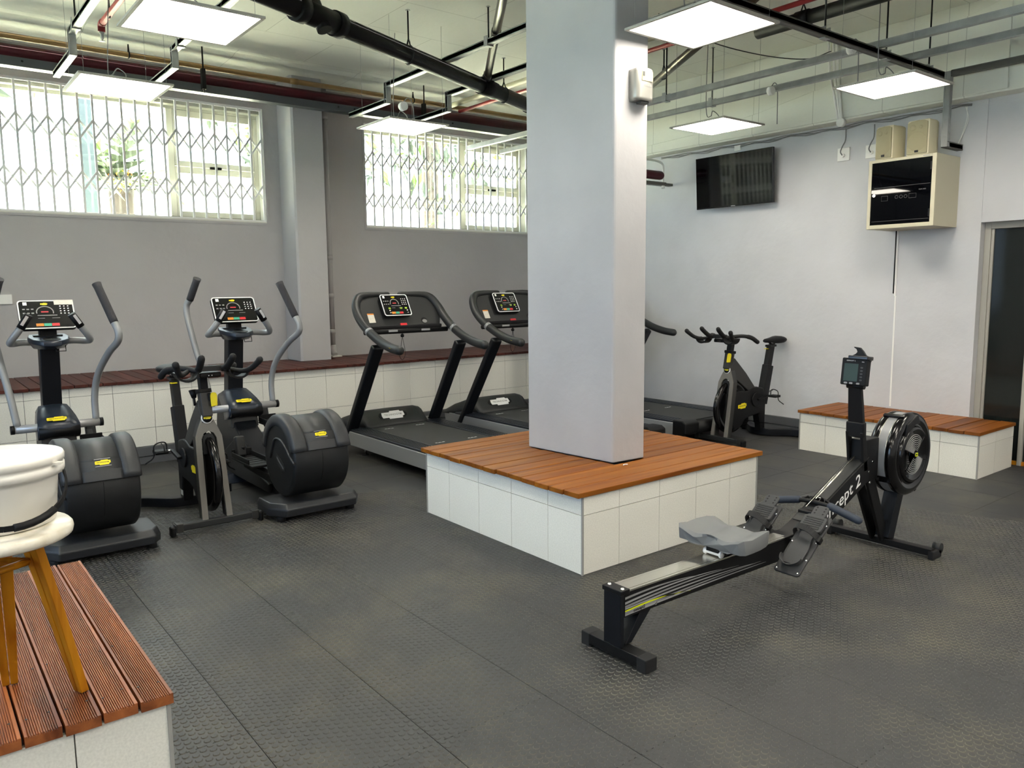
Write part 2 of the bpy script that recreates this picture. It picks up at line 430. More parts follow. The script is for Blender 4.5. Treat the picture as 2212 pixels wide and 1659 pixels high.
# ---- skirting ducts
b = MB().box(-3.0, XW-.02, 4.088, 4.112, 0, .062); b.box(-3.0, XW-.02, 4.082, 4.112, .064, .142)
struct(b.build('baseboard_back', 'skirting', bevel=.004))
b = MB().box(XW-.022, XW, .98, 4.08, 0, .062); b.box(XW-.03, XW, .98, 4.08, .064, .142)
struct(b.build('baseboard_right', 'skirting', bevel=.004))
# ---- windows: frame, mullion, casement, panes; scissor grilles are things
def window(name, x0, x1, xm, trans):
    y = YW+.15; z0, z1 = WZ0, WZ1
    b = MB(); t = .03
    b.box(x0, x1, y, y+.05, z0, z0+t); b.box(x0, x1, y, y+.05, z1-.07, z1); b.box(x0, x0+t, y, y+.05, z0+t, z1-.07); b.box(x1-.045, x1, y, y+.05, z0+t, z1-.07)
    b.box(x0, x1, y-.09, y, z1-.045, z1)
    b.box(xm-.028, xm+.028, y-.012, y+.05, z0+t, z1-.07)
    f = struct(b.build(name, 'frame_paint', bevel=.004))
    c = MB(); X0, X1 = xm+.03, x1-.048
    for a, d in ((z0+t+.002, trans-.002), (trans+.002, z1-.072)):
        c.box(X0, X1, y-.006, y+.03, a, a+.05); c.box(X0, X1, y-.006, y+.03, d-.06, d); c.box(X0, X0+.022, y-.006, y+.03, a+.05, d-.06); c.box(X1-.022, X1, y-.006, y+.03, a+.05, d-.06)
    c.build('casement', 'frame_paint', f, bevel=.003)
    h = MB().box((X0+X1)/2-.06, (X0+X1)/2+.05, y-.03, y-.006, trans-.01, trans+.012); h.build('window_handle', 'black', f, bevel=.003)
    panes = [(x0+t, xm-.028, z0+t, z1-.07), (X0+.022, X1-.022, z0+t+.05, trans-.06), (X0+.022, X1-.022, trans+.05, z1-.132)]
    for p in panes: MB().box(p[0], p[1], y+.012, y+.016, p[2], p[3]).build('pane', 'pane', f)
    r = MB().box(x0+.001, x1-.001, YW-.004, y, z0-.012, z0)
    r.box(x1-.0015, x1+.0005, YW, y, z0, z1)
    r.build('window_sill', 'white_reveal', f)
    # painted surround strip on the wall
    s = MB(); k = .022
    s.box(x0-k, x1+k, YW-.008, YW, z0-k-.012, z0-.012); s.box(x0-k, x1+k, YW-.008, YW, z1, z1+k); s.box(x1, x1+k, YW-.008, YW, z0-.012, z1); s.box(x0-k, x0, YW-.008, YW, z0-.012, z1)
    s.build('surround', 'plaster', f)
    return f
window('window_1', W1[0], W1[1], -.37, 2.575)
window('window_2', W2[0], W2[1], 2.945, 2.59)
def scissor_grille(x0, x1, pitch, label):
    g = thing('scissor_grille', label, 'window grille', ((x0+x1)/2, YW+.025, WZ0), 0, 'folding steel grilles over the windows')
    ox = (x0+x1)/2; y = 0
    f = MB(); H = WZ1-WZ0
    f.box(x0-ox, x1-ox, y-.014, y+.014, 0, .014); f.box(x0-ox, x1-ox, y-.014, y+.014, H-.018, H); f.build('track', 'grille', g)
    n = int(round((x1-x0)/pitch)); p = (x1-x0)/n
    bm_ = MB().box(-.0088, .0088, -.009, .009, .014, H-.018).mesh('upright', 'grille')
    for i in range(n+1):
        inst('upright', bm_, g, (x0-ox+min(max(i*p, .009), x1-x0-.009), 0, 0))
    st = [MB().bar((0, 0, a), (p, 0, c), .004, .017).mesh('strap', 'grille') for a, c in ((0, .162), (.162, 0))]
    for zz in (2.726-WZ0, 2.284-WZ0):
        for i in range(n):
            inst('strap', st[0], g, (x0-ox+i*p, -.012, zz)); inst('strap', st[1], g, (x0-ox+i*p, .012, zz))
    return g
scissor_grille(W1[0], W1[1], .1155, 'long expanding steel lattice grille over the window left of the pillar')
scissor_grille(W2[0], W2[1], .111, 'expanding steel lattice grille over the window between pillar and column')
# window in the left wall (unseen, inferred from its bluish daylight; tint dims it)
b = MB()
for y in (-3.4, -1.65, .1, 1.85, 3.55): b.box(XL-.12, XL-.06, y, y+.05, .85, 2.75)
b.box(XL-.12, XL-.06, -3.4, 3.6, .85, .9); b.box(XL-.12, XL-.06, -3.4, 3.6, 2.7, 2.75)
f = struct(b.build('window_3', 'frame_paint'))
for y in (-3.35, -1.6, .15, 1.9): MB().box(XL-.095, XL-.09, y, y+1.69, .9, 2.7).build('pane', 'pane_tinted', f)
# ---- door
f = MB(); y0, y1 = DY0, DY1; x = XW+.07
f.box(x, x+.06, y1-.045, y1, 0, DZ); f.box(x, x+.06, y0, y0+.045, 0, DZ); f.box(x, x+.06, y0+.045, y1-.045, DZ-.05, DZ); f.box(x+.01, x+.05, y1-.065, y1-.045, .0, DZ-.05)
f.box(x-.005, x+.06, -.475, -.445, 0, DZ-.05)
d = struct(f.build('door_1', 'door_frame', bevel=.003))
MB().box(x+.025, x+.033, -.445, y1-.065, .03, DZ-.052).build('pane', 'door_glass', d)
MB().box(x+.025, x+.033, y0+.045, -.475, .03, DZ-.052).build('pane', 'door_glass', d)
MB().box(x+.005, x+.05, y0+.045, y1-.065, 0, .03).build('threshold', 'leg_wood', d)
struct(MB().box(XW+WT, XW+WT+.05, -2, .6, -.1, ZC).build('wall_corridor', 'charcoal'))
# ================================================================ tiled benches and plinth
def tiles(parent, face, fixed, ujoints, zjoints, out):
    """face 'x' or 'y': constant axis; fixed: outer coordinate; out: +1/-1 outward direction"""
    g = .0016; cache = {}
    for a, b in zip(ujoints[:-1], ujoints[1:]):
        for c, d in zip(zjoints[:-1], zjoints[1:]):
            w, h = b-a-2*g, d-c-2*g; k = (round(w, 4), round(h, 4))
            if w < .01 or h < .01: continue
            if k not in cache:
                t0, t1 = (-.012*out, 0) if out > 0 else (0, .012)
                cache[k] = (MB().box(t0, t1, -w/2, w/2, -h/2, h/2) if face == 'x' else MB().box(-w/2, w/2, t0, t1, -h/2, h/2)).mesh('tile', 'tile')
            u, z = (a+b)/2, (c+d)/2
            inst('tile', cache[k], parent, (fixed, u, z) if face == 'x' else (u, fixed, z))
def seq(a, first, step, b):
    r = [a]; x = first
    while x < b-.02:
        if x > a+.01: r.append(x)
        x += step
    return r+[b]
T = .303
def plank_mesh(l, w, h, axis, m):
    b = MB().box(-l/2, l/2, -w/2, w/2, -h, 0) if axis == 'x' else MB().box(-w/2, w/2, -l/2, l/2, -h, 0)
    bm = bmesh.new(); me = b.mesh('plank', m); bm.from_mesh(me)
    bmesh.ops.bevel(bm, geom=[e for e in bm.edges], offset=.0022, segments=1, affect='EDGES'); bm.to_mesh(me); bm.free(); return me
# ---- central plinth round the column
LX, LY, HT = 1.424, 1.417, .394
pl = thing('tiled_plinth', 'square white-tiled plinth with an orange-brown timber top around the column', 'plinth')
MB().box(.011, LX-.011, .011, LY-.011, 0, HT).build('core', 'grout', pl)
zr = [0, .3, HT]
tiles(pl, 'y', 0, seq(.004, .2552, T, LX-.004), zr, -1); tiles(pl, 'x', 0, seq(.004, .2564, T, LY-.004), zr, -1)
tiles(pl, 'y', LY, seq(.004, .2552, T, LX-.004), zr, 1); tiles(pl, 'x', LX, seq(.004, .2564, T, LY-.004), zr, 1)
for x, y in ((0, 0), (LX, 0), (0, LY), (LX, LY)):
    MB().box(x-.0035 if x == 0 else x-.006, x+.006 if x == 0 else x+.0035, y-.0035 if y == 0 else y-.006, y+.006 if y == 0 else y+.0035, 0, HT).build('corner_trim', 'tile_trim', pl)
npl = 13; w = (LY+.028)/npl
for i in range(npl):
    ya = -.022+i*w; yc = ya+w/2; jit = random.uniform(-.006, .006)
    x0, x1 = -.042+jit, LX+.034+random.uniform(-.004, .004)
    ym = min(max(ya, .345), .997); xl = .483+(.997-min(max(ya+w, .345), .997))*.0951; xr = .783-(min(max(ya+w, .316), 1.0)-.316)*.0336
    if ya+w > .36 and ya < .95: segs = [(x0, xl), (xr, x1)]
    else: segs = [(x0, x1)]
    for a, c in segs:
        me = plank_mesh(c-a, w-.0075, .026, 'x', 'plank_teak'); inst('plank', me, pl, ((a+c)/2, yc, HT+.028+random.uniform(-.0012, .0012)))
# ---- long bench under the windows
YB = 4.112
bb = thing('wall_bench', 'long white-tiled bench with dark brown timber boards below the windows', 'bench', (0, 0, 0))
MB().box(-3.0, XW-.002, YB+.011, YW-.002, 0, .664).build('core', 'grout', bb)
tiles(bb, 'y', YB, seq(-3.0, -1.8381-3*T, T, XW-.004), [.143, .293, .596, .664], -1)
pw = .1; n = 71; me1 = plank_mesh(.975, pw-.006, .024, 'y', 'plank_brown'); me2 = plank_mesh(.632, pw-.006, .024, 'y', 'plank_brown')
for i in range(n):
    x = -3.0+pw/2+i*pw
    if x > XW-.05: break
    if x+pw/2 > .618 and x-pw/2 < .94: inst('plank', me2, bb, (x, 4.086+.316, .689))
    else: inst('plank', me1, bb, (x, 4.086+.4875, .689+random.uniform(-.001, .001)))
# ---- bench beside the door
rb = thing('side_bench', 'low white-tiled bench with a brown timber top beside the glass door', 'bench')
X0, Y0, Y1 = 3.46, -.4376, .9715
MB().box(X0+.011, XW-.008, Y0+.011, Y1-.011, 0, .319).build('core', 'grout', rb)
zr = [0, .238, .319]
tiles(rb, 'x', X0, seq(Y0+.004, -.1723, T, Y1-.004), zr, -1)
tiles(rb, 'y', Y0, seq(X0+.004, X0+.30, T, XW-.009), zr, -1); tiles(rb, 'y', Y1, seq(X0+.004, X0+.30, T, XW-.034), zr, 1)
for y in (Y0, Y1):
    s_ = -1 if y == Y0 else 1
    MB().box(X0-.0035, X0+.006, y-.0035 if s_ < 0 else y-.006, y+.006 if s_ < 0 else y+.0035, 0, .319).build('corner_trim', 'tile_trim', rb)
n = 13; w = (Y1-Y0+.03)/n
for i in range(n):
    yc = Y0-.015+(i+.5)*w; a = X0-.022+random.uniform(-.006, .006)
    inst('plank', plank_mesh(XW-.008-a, w-.006, .024, 'x', 'plank_teak_short'), rb, ((XW-.008+a)/2, yc, .345+random.uniform(-.002, .002)))
# ---- bench with ribbed boards in the foreground
fb = thing('ribbed_deck_bench', 'tiled bench with ribbed reddish decking boards in the near left corner', 'bench')
X1, Y0, Y1, H = -2.092, -.738, .452, .404
MB().box(-3.6, X1-.011, Y0+.011, Y1-.011, 0, H).build('core', 'grout', fb)
zr = [0, .10, H]
tiles(fb, 'y', Y0, seq(-3.6, -2.299-4*T, T, X1-.004), zr, -1); tiles(fb, 'x', X1, seq(Y0+.004, Y0+.22, T, Y1-.004), zr, 1); tiles(fb, 'y', Y1, seq(-3.6, -2.299-4*T, T, X1-.004), zr, 1)
for y in (Y0, Y1): MB().box(X1-.006, X1+.0035, min(y, y+.0035*(1 if y > 0 else -1)), max(y+.006*(1 if y < 0 else -1), y), 0, H).build('corner_trim', 'tile_trim', fb)
pp = .0795; wv = .0735; nr = 13; prof = []
e = .006; rw = (wv-2*e)/nr
top = [(-wv/2, 0)]
for k in range(nr):
    a = -wv/2+e+k*rw
    top += [(a, 0), (a+rw*.12, -.0042), (a+rw*.55, -.0042), (a+rw*.66, 0)]
top += [(wv/2, 0)]
poly = [(-wv/2, -.026), (wv/2, -.026)]+list(reversed(top))
L_ = Y1-Y0+.026
mer = MB().prism(poly, 'y', -L_/2, L_/2).mesh('plank', 'plank_ribbed')
sc_ = [MB().lathe([(0, .0004), (.0032, .0004), (.0032, 0)], 8).mesh('screw', 'charcoal')][0]
for i in range(19):
    xc = X1+.008-pp/2-i*pp+.003
    pk = inst('plank', mer, fb, (xc, (Y0+Y1)/2+random.uniform(-.004, .004), .430+random.uniform(-.0008, .0008)))
    if i < 6:
        for yy in (-.52, -.24, .03, .3, .55):
            for sx in (-.024, .022): inst('screw', sc_, pk, (sx, yy+random.uniform(-.01, .01), .0001))
# ---- stool with bucket
st = thing('stool', 'round speckled stool with yellow-brown timber legs standing on the ribbed bench', 'stool', (-2.41, -.66, .4315))
MB().lathe([(0, .430), (.146, .430), (.153, .434), (.155, .442), (.154, .450), (.149, .456), (0, .457)], 48).build('stool_top', 'terrazzo', st)
for fx, fy in ((.152, .062), (.018, .214), (-.16, -.10)):
    d = Vector((fx, fy, 0)); tp = d*.42; u = d.normalized(); sd = Vector((-u.y, u.x, 0))
    b = MB()
    for k in (-1, 1):
        rings = []
        for q, z, wd in ((d, .0, .016), (d*.74+tp*.26, .12, .021), (d*.4+tp*.6, .27, .026), (tp, .431, .030)):
            p = Vector((q.x, q.y, z)); o_ = sd*k*wd*.55
            rings.append([p+o_+sd*(-wd*.5)-u*.010, p+o_+sd*(wd*.5)-u*.010, p+o_+sd*(wd*.5)+u*(.010 if k < 0 else .004), p+o_+sd*(-wd*.5)+u*(.010 if k < 0 else .004)])
        b.loft(rings, smooth=False)
    b.build('leg', 'leg_wood', st, bevel=.002)
MB().tube([(.06, .026, .36), (.006, .09, .36), (-.065, -.04, .36), (.06, .026, .36)], .009, 8).build('brace', 'leg_wood', st)
bk = thing('bucket', 'white plastic bucket with lid and black handle standing on the stool', 'bucket', (-2.400, -.625, .8895))
MB().lathe([(0, 0), (.112, 0), (.117, .004), (.127, .108), (.1272, .109), (.137, .110), (.139, .131), (.132, .132), (.132, .142)], 56).build('pail', 'bucket', bk)
l = MB().lathe([(.136, .112), (.141, .114), (.1415, .130), (.139, .131), (.1395, .138), (.142, .139), (.1425, .150), (.140, .155), (.134, .156), (.128, .151), (.124, .149), (0, .150)], 56)
ld = l.build('lid', 'bucket', bk)
MB().prism([(-.012, 0), (.012, 0), (.006, .022), (-.006, .022)], 'z', .136, .141, M=Matrix.Rotation(R(-38), 4, 'Z') @ Matrix.Translation((0, 0, 0)) @ Matrix.Rotation(R(-90), 4, 'Z') @ Matrix.Translation((0, .135, 0))).build('tear_tab', 'bucket', ld)
MB().tube([( .05*math.cos(t)-.055, .02*math.sin(t)-.03, .153) for t in [k*.35 for k in range(10)]], .003, 6).build('pen_mark', 'pink', ld)
ax = Vector((.98, .17, 0)); sd = Vector((-.17, .98, 0)); ax = -Vector((-.02, -1.0, 0)).normalized(); ax = Vector((-.10, .995, 0)); sd = Vector((.995, .10, 0)); P = []
for k in range(25):
    t = math.pi*k/24; out = math.sin(t)
    # bail hangs in front of the pail, towards -ax
    c_ = sd*(.140*math.cos(t))-ax*(.165*math.sin(t))
    P.append(Vector((c_.x, c_.y, .104-.078*out)))
hb = MB()
for a, c_ in zip(P[:-1], P[1:]): hb.bar(a, c_, .004, .012, upv=(0, 0, 1))
hd = hb.build('handle', 'black_soft', bk)
MB().tube(P[7:13], .0085, 8).build('handle_grip', 'black_soft', hd)
for s_ in (-1, 1): MB().cyl(tuple(sd*(.122*s_)+Vector((0, 0, .105))), tuple(sd*(.142*s_)+Vector((0, 0, .105))), .009, 12).build('handle_lug', 'bucket', bk)
# ================================================================ exercise machines
def rrect(w, h, r, n=5):
    P = []
    for cx_, cy_, a0 in ((w/2-r, h/2-r, 0), (-w/2+r, h/2-r, 90), (-w/2+r, -h/2+r, 180), (w/2-r, -h/2+r, 270)):
        for k in range(n+1):
            a = R(a0+90*k/n); P.append((cx_+r*math.cos(a), cy_+r*math.sin(a)))
    return P
def console(parent, M, w, h, note=False, leds=False):
    c = MB().prism(rrect(w, h, .022), 'z', -.03, 0, M=M).build('console', 'black', parent, bevel=.004)
    # silver rim as a raised ring
    A, B = rrect(w, h, .022), rrect(w-.014, h-.014, .017); n = len(A); V = [(x, y, 0) for x, y in A]+[(x, y, .004) for x, y in A]+[(x, y, .004) for x, y in B]+[(x, y, 0) for x, y in B]; F = []
    for k in range(3):
        for i in range(n): F.append((k*n+i, k*n+(i+1) % n, (k+1)*n+(i+1) % n, (k+1)*n+i))
    MB().add(V, F, 0, False, M).build('rim', 'print_white', c)
    MB().prism(B, 'z', 0, .002, M=M).build('screen', 'screen_black', c)
    def q(x0, x1, y0, y1, m, name='marking'):
        return MB().box(x0*w, x1*w, y0*h, y1*h, .002, .0028, M=M).build(name, m, c)
    q(-.40, -.33, .33, .44, 'print_white', 'logo')
    B2 = M @ Matrix.Translation((-.03*w, .37*h, .002)); badge(c, B2, .13*w)
    b = MB()
    for r_ in range(2):
        for k in range(3): b.box((-.42+.075*k)*w, (-.375+.075*k)*w, (.17-.14*r_)*h, (.21-.14*r_)*h, .002, .0028, M=M)
    b.build('key', 'print_grey', c)
    b = MB()
    for r_ in range(4):
        for k in range(3): b.box((.24+.07*k)*w, (.265+.07*k)*w, (.27-.085*r_)*h, (.30-.085*r_)*h, .002, .0028, M=M)
    b.build('keypad', 'print_white', c)
    for x0, m in ((-.22, 'orange'), (-.08, 'green_btn'), (.06, 'red')): q(x0, x0+.135, -.41, -.315, m, 'button')
    arc = [(( -.03+.15*math.cos(t))*w, (.08+.2*math.sin(t))*h) for t in [math.pi*(k/14)*1.15-.25 for k in range(15)]]
    b = MB()
    for a, d in zip(arc[:-1], arc[1:]): b.bar(M @ Vector((*a, .0024)), M @ Vector((*d, .0024)), .006, .001, upv=tuple((M.to_3x3() @ Vector((0, 0, 1)))))
    b.build('dial', 'print_grey', c)
    q(-.10, .03, .07, .11, 'led_red', 'display_digits'); q(-.17, .18, -.045, -.02, 'print_grey'); q(-.17, -.05, -.14, -.125, 'print_grey'); q(.08, .22, -.14, -.125, 'print_grey')
    if leds:
        for x0 in (-.3, .12, .3): q(x0, x0+.08, -.19, -.11, 'led_green', 'display_digits')
        for x0 in (-.29, .35): q(x0, x0+.04, -.27, -.23, 'print_white'); q(x0, x0+.05, -.37, -.345, 'print_white')
    if note: MB().box(.15*w, .5*w, .33*h, .5*h, .0042, .005, M=M).build('paper_note', 'label_paper', c)
    return c

# ---------------------------------------------------------------- cross trainer (rear of the machine towards -Y)
def cross_trainer(label, loc, note):
    t = thing('cross_trainer', label, 'cross trainer', loc, 0, 'cross trainers in a row')
    # foot beam
    out = [(-.285, .10), (-.285, .30), (.285, .30), (.285, .06), (.245, .0), (-.215, .0)]
    V = [(x*1.0, y, .038) for x, y in out]+[(x*1.0, y-.012 if y < .1 else y, .085) for x, y in out]+[(x*.965, y+.018 if y < .2 else y-.01, .118) for x, y in out]; n = 6
    F = [list(reversed(range(n))), list(range(2*n, 3*n))]+[(k*n+i, k*n+(i+1) % n, (k+1)*n+(i+1) % n, (k+1)*n+i) for k in range(2) for i in range(n)]
    MB().add(V, F).build('foot_beam', 'base_plastic', t, bevel=.008, seg=3)
    for x in (-.22, .24): MB().cyl((x, .08, 0), (x, .08, .04), .028, 16).build('foot_pad', 'rubber', t)
    # drum housing
    cy_, cz = .175, .375
    def ring(x, rr, a0=0, a1=360, n=44): return [Vector((x, cy_-rr*1.02*math.cos(R(a0+(a1-a0)*k/n)), cz+rr*math.sin(R(a0+(a1-a0)*k/n)))) for k in range(n+(0 if a1-a0 == 360 else 1))]
    b = MB(); b.loft([ring(-.180, .215), ring(-.176, .232), ring(-.165, .243), ring(.165, .243), ring(.176, .232), ring(.180, .215)])
    dr = b.build('drum_housing', 'dark_plastic_low', t)
    def shell(xs, r0, r1, a0, a1, name, m):
        # solid curved slab between radii
        n = 24; outer = [[Vector((x, cy_-rr*1.02*math.cos(R(a0+(a1-a0)*k/n)), cz+rr*math.sin(R(a0+(a1-a0)*k/n)))) for k in range(n+1)] for x, rr in xs]
        b = MB(); rings = []
        for k in range(n+1):
            row = [o_[k] for o_ in outer]; c0 = Vector((0, cy_, cz)); inn = []
            for (x, rr), p in reversed(list(zip(xs, row))): inn.append(Vector((x, cy_+(p.y-cy_)*r0/rr, cz+(p.z-cz)*r0/rr)))
            rings.append(row+inn)
        b.loft(rings); return b.build(name, m, t)
    A0 = 16
    shell([(-.186, .225), (-.184, .258), (-.172, .268), (-.125, .268), (-.108, .264), (-.093, .252)], .2, .27, A0, 170, 'cowl', 'dark_plastic')
    shell([(.093, .252), (.108, .264), (.125, .268), (.172, .268), (.184, .258), (.186, .225)], .2, .27, A0, 170, 'cowl', 'dark_plastic')
    shell([(-.096, .251), (.096, .251)], .2, .25, A0+24, 170, 'cowl_panel', 'dark_plastic')
    shell([(-.096, .252), (-.08, .262), (.08, .262), (.096, .252)], .2, .25, A0, A0+12, 'cowl_lip', 'dark_plastic')
    shell([(-.096, .2545), (.096, .2545)], .2, .25, A0+12, A0+25, 'cowl_lip', 'dark_plastic')
    MB().tube([(0, cy_-.2482*math.cos(R(a)), cz+.2434*math.sin(R(a))) for a in range(14, -40, -6)], .0016, 6).build('seam', 'black', dr)
    a = R(38); p = Vector((.01, cy_-.256*1.02*math.cos(a), cz+.2535*math.sin(a))); nrm = Vector((0, -math.cos(a), math.sin(a)))
    badge(t, frame(p, (1, 0, 0), Vector((0, math.sin(a), math.cos(a)))), .075)
    for k in (-1, 1): MB().box(-.038, .038, -.0012, .0012, 0, .001, M=frame(p+Vector((0, math.sin(a), math.cos(a)))*.021*k, (1, 0, 0), Vector((0, math.sin(a), math.cos(a))))).build('stripe', 'silver', t)
    # side emblem and side cowl edge
    Ms = frame((-.1812, cy_-.10, cz-.06), (0, -.8, -.58), (0, -.58, .8)); 
    badge(t, frame((-.1806, cy_-.02, cz-.03), (0, -.86, -.5), (0, -.5, .86)), .15, 'charcoal', 'print_grey', 'emblem')
    crv = catmull([(-.181, cy_-.245, cz-.0), (-.183, cy_-.19, cz+.03), (-.184, cy_-.12, cz+.085), (-.184, cy_-.04, cz+.12), (-.183, cy_+.06, cz+.10), (-.182, cy_+.14, cz-.02)], 5)
    MB().tube(crv, .007, 8).build('side_ridge', 'dark_plastic', t)
    # spine under the user
    prof = [(.36, .05), (1.0, .05), (1.60, .045), (1.66, .10), (1.66, .40), (1.60, .62), (1.42, .60), (1.33, .50), (1.26, .44), (1.22, .40), (.98, .27), (.8, .23), (.36, .16)]
    MB().prism(prof, 'x', -.085, .085).build('spine_cover', 'navy', t, bevel=.012)
    prof = [(.55, .06), (1.5, .06), (1.45, .20), (1.22, .32), (.98, .20), (.55, .12)]
    for s_ in (-1, 1): MB().prism(prof, 'x', s_*.085, s_*.112).build('side_cover', 'dark_plastic_low', t, bevel=.008)
    MB().prism([(1.20, .0), (1.64, .0), (1.64, .07), (1.24, .07)], 'x', -.24, .24).build('front_foot', 'navy_cover', t, bevel=.012)
    # ribbed front panel and dome
    MB().prism([(1.255, .40), (1.275, .50), (1.34, .53), (1.34, .40)], 'x', -.10, .10).build('front_panel', 'charcoal', t, bevel=.006)
    rings = []
    for y, z, hw in ((1.222, .498, .118), (1.212, .525, .122), (1.225, .565, .122), (1.30, .605, .112), (1.38, .640, .098), (1.44, .664, .085)):
        rings.append([Vector((-hw, y+.03, z-.028)), Vector((-hw*.97, y, z)), Vector((-hw*.5, y-.008, z+.010)), Vector((0, y-.010, z+.012)), Vector((hw*.5, y-.008, z+.010)), Vector((hw*.97, y, z)), Vector((hw, y+.03, z-.028)), Vector((hw*.95, y+.16, z-.05)), Vector((-hw*.95, y+.16, z-.05))])
    sh = MB().loft(rings).build('dome_cover', 'navy_cover', t)
    badge(t, frame((-.01, 1.236, .5965), (1, 0, 0), (0, .885, .465)) @ Matrix.Translation((0, 0, .004)), .115)
    MB().cyl((-.116, 1.235, .520), (.116, 1.235, .520), .036, 20).build('pivot_cover', 'black', t)
    # column, tray, console
    MB().bar((0, 1.475, .60), (0, 1.385, 1.085), .112, .085, upv=(1, 0, 0), w2=.085, h2=.112) if False else None
    MB().add([(x, y, z) for (y, z) in ((1.43, .62), (1.34, 1.075)) for (x, y2) in ((-.058, 0), (.058, 0)) for _ in (0,)], []) if False else None
    Vc = []
    for y, z, hw in ((1.435, .62, .056), (1.355, 1.08, .056)): Vc += [(-hw, y, z), (hw, y, z), (hw, y+.10, z+.015), (-hw, y+.10, z+.015)]
    MB().add(Vc, [(0, 1, 2, 3), (7, 6, 5, 4), (0, 4, 5, 1), (1, 5, 6, 2), (2, 6, 7, 3), (3, 7, 4, 0)]).build('column', 'navy', t, bevel=.008)
    tr = []
    base = [(-.105, 1.44), (-.118, 1.37), (-.10, 1.28), (-.05, 1.215), (0, 1.205), (.05, 1.215), (.10, 1.28), (.118, 1.37), (.105, 1.44)]
    zz_ = lambda y: (y-1.205)*.16
    tr = [[Vector((x*.75, 1.38+(y-1.38)*.75, 1.045)) for x, y in base], [Vector((x, y, 1.066+zz_(y))) for x, y in base], [Vector((x, y, 1.088+zz_(y))) for x, y in base], [Vector((x*.96, 1.36+(y-1.36)*.96, 1.096+zz_(y))) for x, y in base]]
    ty = MB().loft(tr, smooth=False).build('tray', 'navy_cover', t, bevel=.004)
    MB().lathe([(0, 0), (.046, 0), (.049, .002), (.052, -.001)], 24, M=Matrix.Translation((.005, 1.275, 1.1085)) @ Matrix.Rotation(R(9), 4, 'X')).build('cup_well', 'black', ty)
    MB().box(-.085, .08, 1.36, 1.41, 1.118, 1.1295).build('slot', 'black', ty)
    MB().tube([(.02, 1.25, 1.06), (.02, 1.24, 1.03), (.075, 1.245, 1.03), (.075, 1.255, 1.065)], .003, 6).build('hook', 'black', ty)
    MB().bar((0, 1.40, 1.10), (0, 1.395, 1.19), .10, .05).build('neck', 'black', t, bevel=.005)
    Mc = frame((0, 1.352, 1.262), (1, 0, 0), (0, .50, .866)); console(t, Mc, .315, .205, note)
    for s_ in (-1, 1):
        P = catmull([(s_*.085, 1.385, 1.085), (s_*.15, 1.375, 1.088), (s_*.205, 1.335, 1.085), (s_*.222, 1.275, 1.095), (s_*.20, 1.24, 1.135), (s_*.165, 1.225, 1.185)], 6)
        a = MB().tube(P, .0215, 12).build('fixed_handle', 'silver_paint', t)
        e0 = Vector((s_*.165, 1.225, 1.185)); d = (Vector((s_*.118, 1.218, 1.262))-e0).normalized()
        MB().tube([e0-d*.003, e0+d*.095], .0245, 12, round_end=False).build('pulse_grip', 'black', a)
        MB().bar(e0+d*.015+Vector((s_*.004, -.0225, .005)), e0+d*.08+Vector((s_*.004, -.0225, .005)), .018, .006, upv=(0, -1, .2)).build('pulse_sensor', 'chrome', a)
    # pivot tube and swing levers
    pv = MB().cyl((-.242, 1.275, .548), (.242, 1.275, .548), .026, 18).build('pivot_tube', 'silver', t)
    for s_ in (-1, 1): MB().cyl((s_*.240, 1.275, .548), (s_*.262, 1.275, .548), .028, 18).build('end_cap', 'black', pv)
    right = [(.222, 1.28, .56), (.228, 1.30, .72), (.25, 1.25, .87), (.295, 1.12, 1.01), (.330, 1.00, 1.09), (.335, .985, 1.15), (.322, 1.02, 1.21)]
    left = [(-.222, 1.28, .56), (-.242, 1.33, .75), (-.268, 1.42, .95), (-.290, 1.49, 1.15), (-.295, 1.52, 1.24), (-.29, 1.525, 1.30), (-.272, 1.50, 1.34)]
    for P, tip in ((right, Vector((.258, 1.135, 1.455))), (left, Vector((-.236, 1.42, 1.490)))):
        lv = MB().tube(catmull(P, 6), [.021, .023], 14).build('swing_lever', 'silver_paint', t)
        a = Vector(P[-1]); d = (tip-a).normalized()
        MB().tube([a-d*.004, a+d*.02, tip-d*.03, tip], [.0245, .0255, .0255, .0285], 14).build('lever_grip', 'grip', lv)
    # link arms, foot plates, rods
    for s_, y0, z0, yp, zp in ((1, 1.47, .52, 1.20, .42), (-1, .79, .425, .66, .292)):
        arm = MB().bar((s_*.213, y0, z0), (s_*.213, y0-.03, zp), .062, .058, upv=(0, 1, 0)).build('link_arm', 'charcoal', t, bevel=.012, seg=3)
        V = []; yy0, yy1 = yp-.24, yp+.14
        p = MB().box(s_*.195-.068, s_*.195+.068, yy0, yy1, zp-.02, zp-.005)
        for x in (-.068, .06): p.box(s_*.195+x, s_*.195+x+.008, yy0+.06, yy1, zp-.005, zp+.028)
        p.box(s_*.195-.068, s_*.195+.068, yy1-.008, yy1, zp-.005, zp+.045)
        fp = p.build('foot_plate', 'black_soft', t, bevel=.004)
        for k in range(4): MB().box(s_*.195-.05, s_*.195+.05, yp-.17+k*.06, yp-.14+k*.06, zp-.005, zp-.002).build('tread', 'charcoal', fp)
        MB().bar((s_*.195, yp+.05, zp-.04), (s_*.150, .34, .26 if s_ > 0 else .20), .045, .05).build('drive_rod', 'black', t, bevel=.006)
        MB().bar((s_*.195, yp+.13, zp-.03), (s_*.205, y0-.02, z0-.06), .05, .06).build('rod_joint', 'navy', t, bevel=.008)
    return t
cross_trainer('cross trainer with a paper note on its console, behind the bucket', (-1.772, 1.755, 0), True)
cross_trainer('cross trainer without a note, beside the first treadmill', (-.570, 1.755, 0), False)

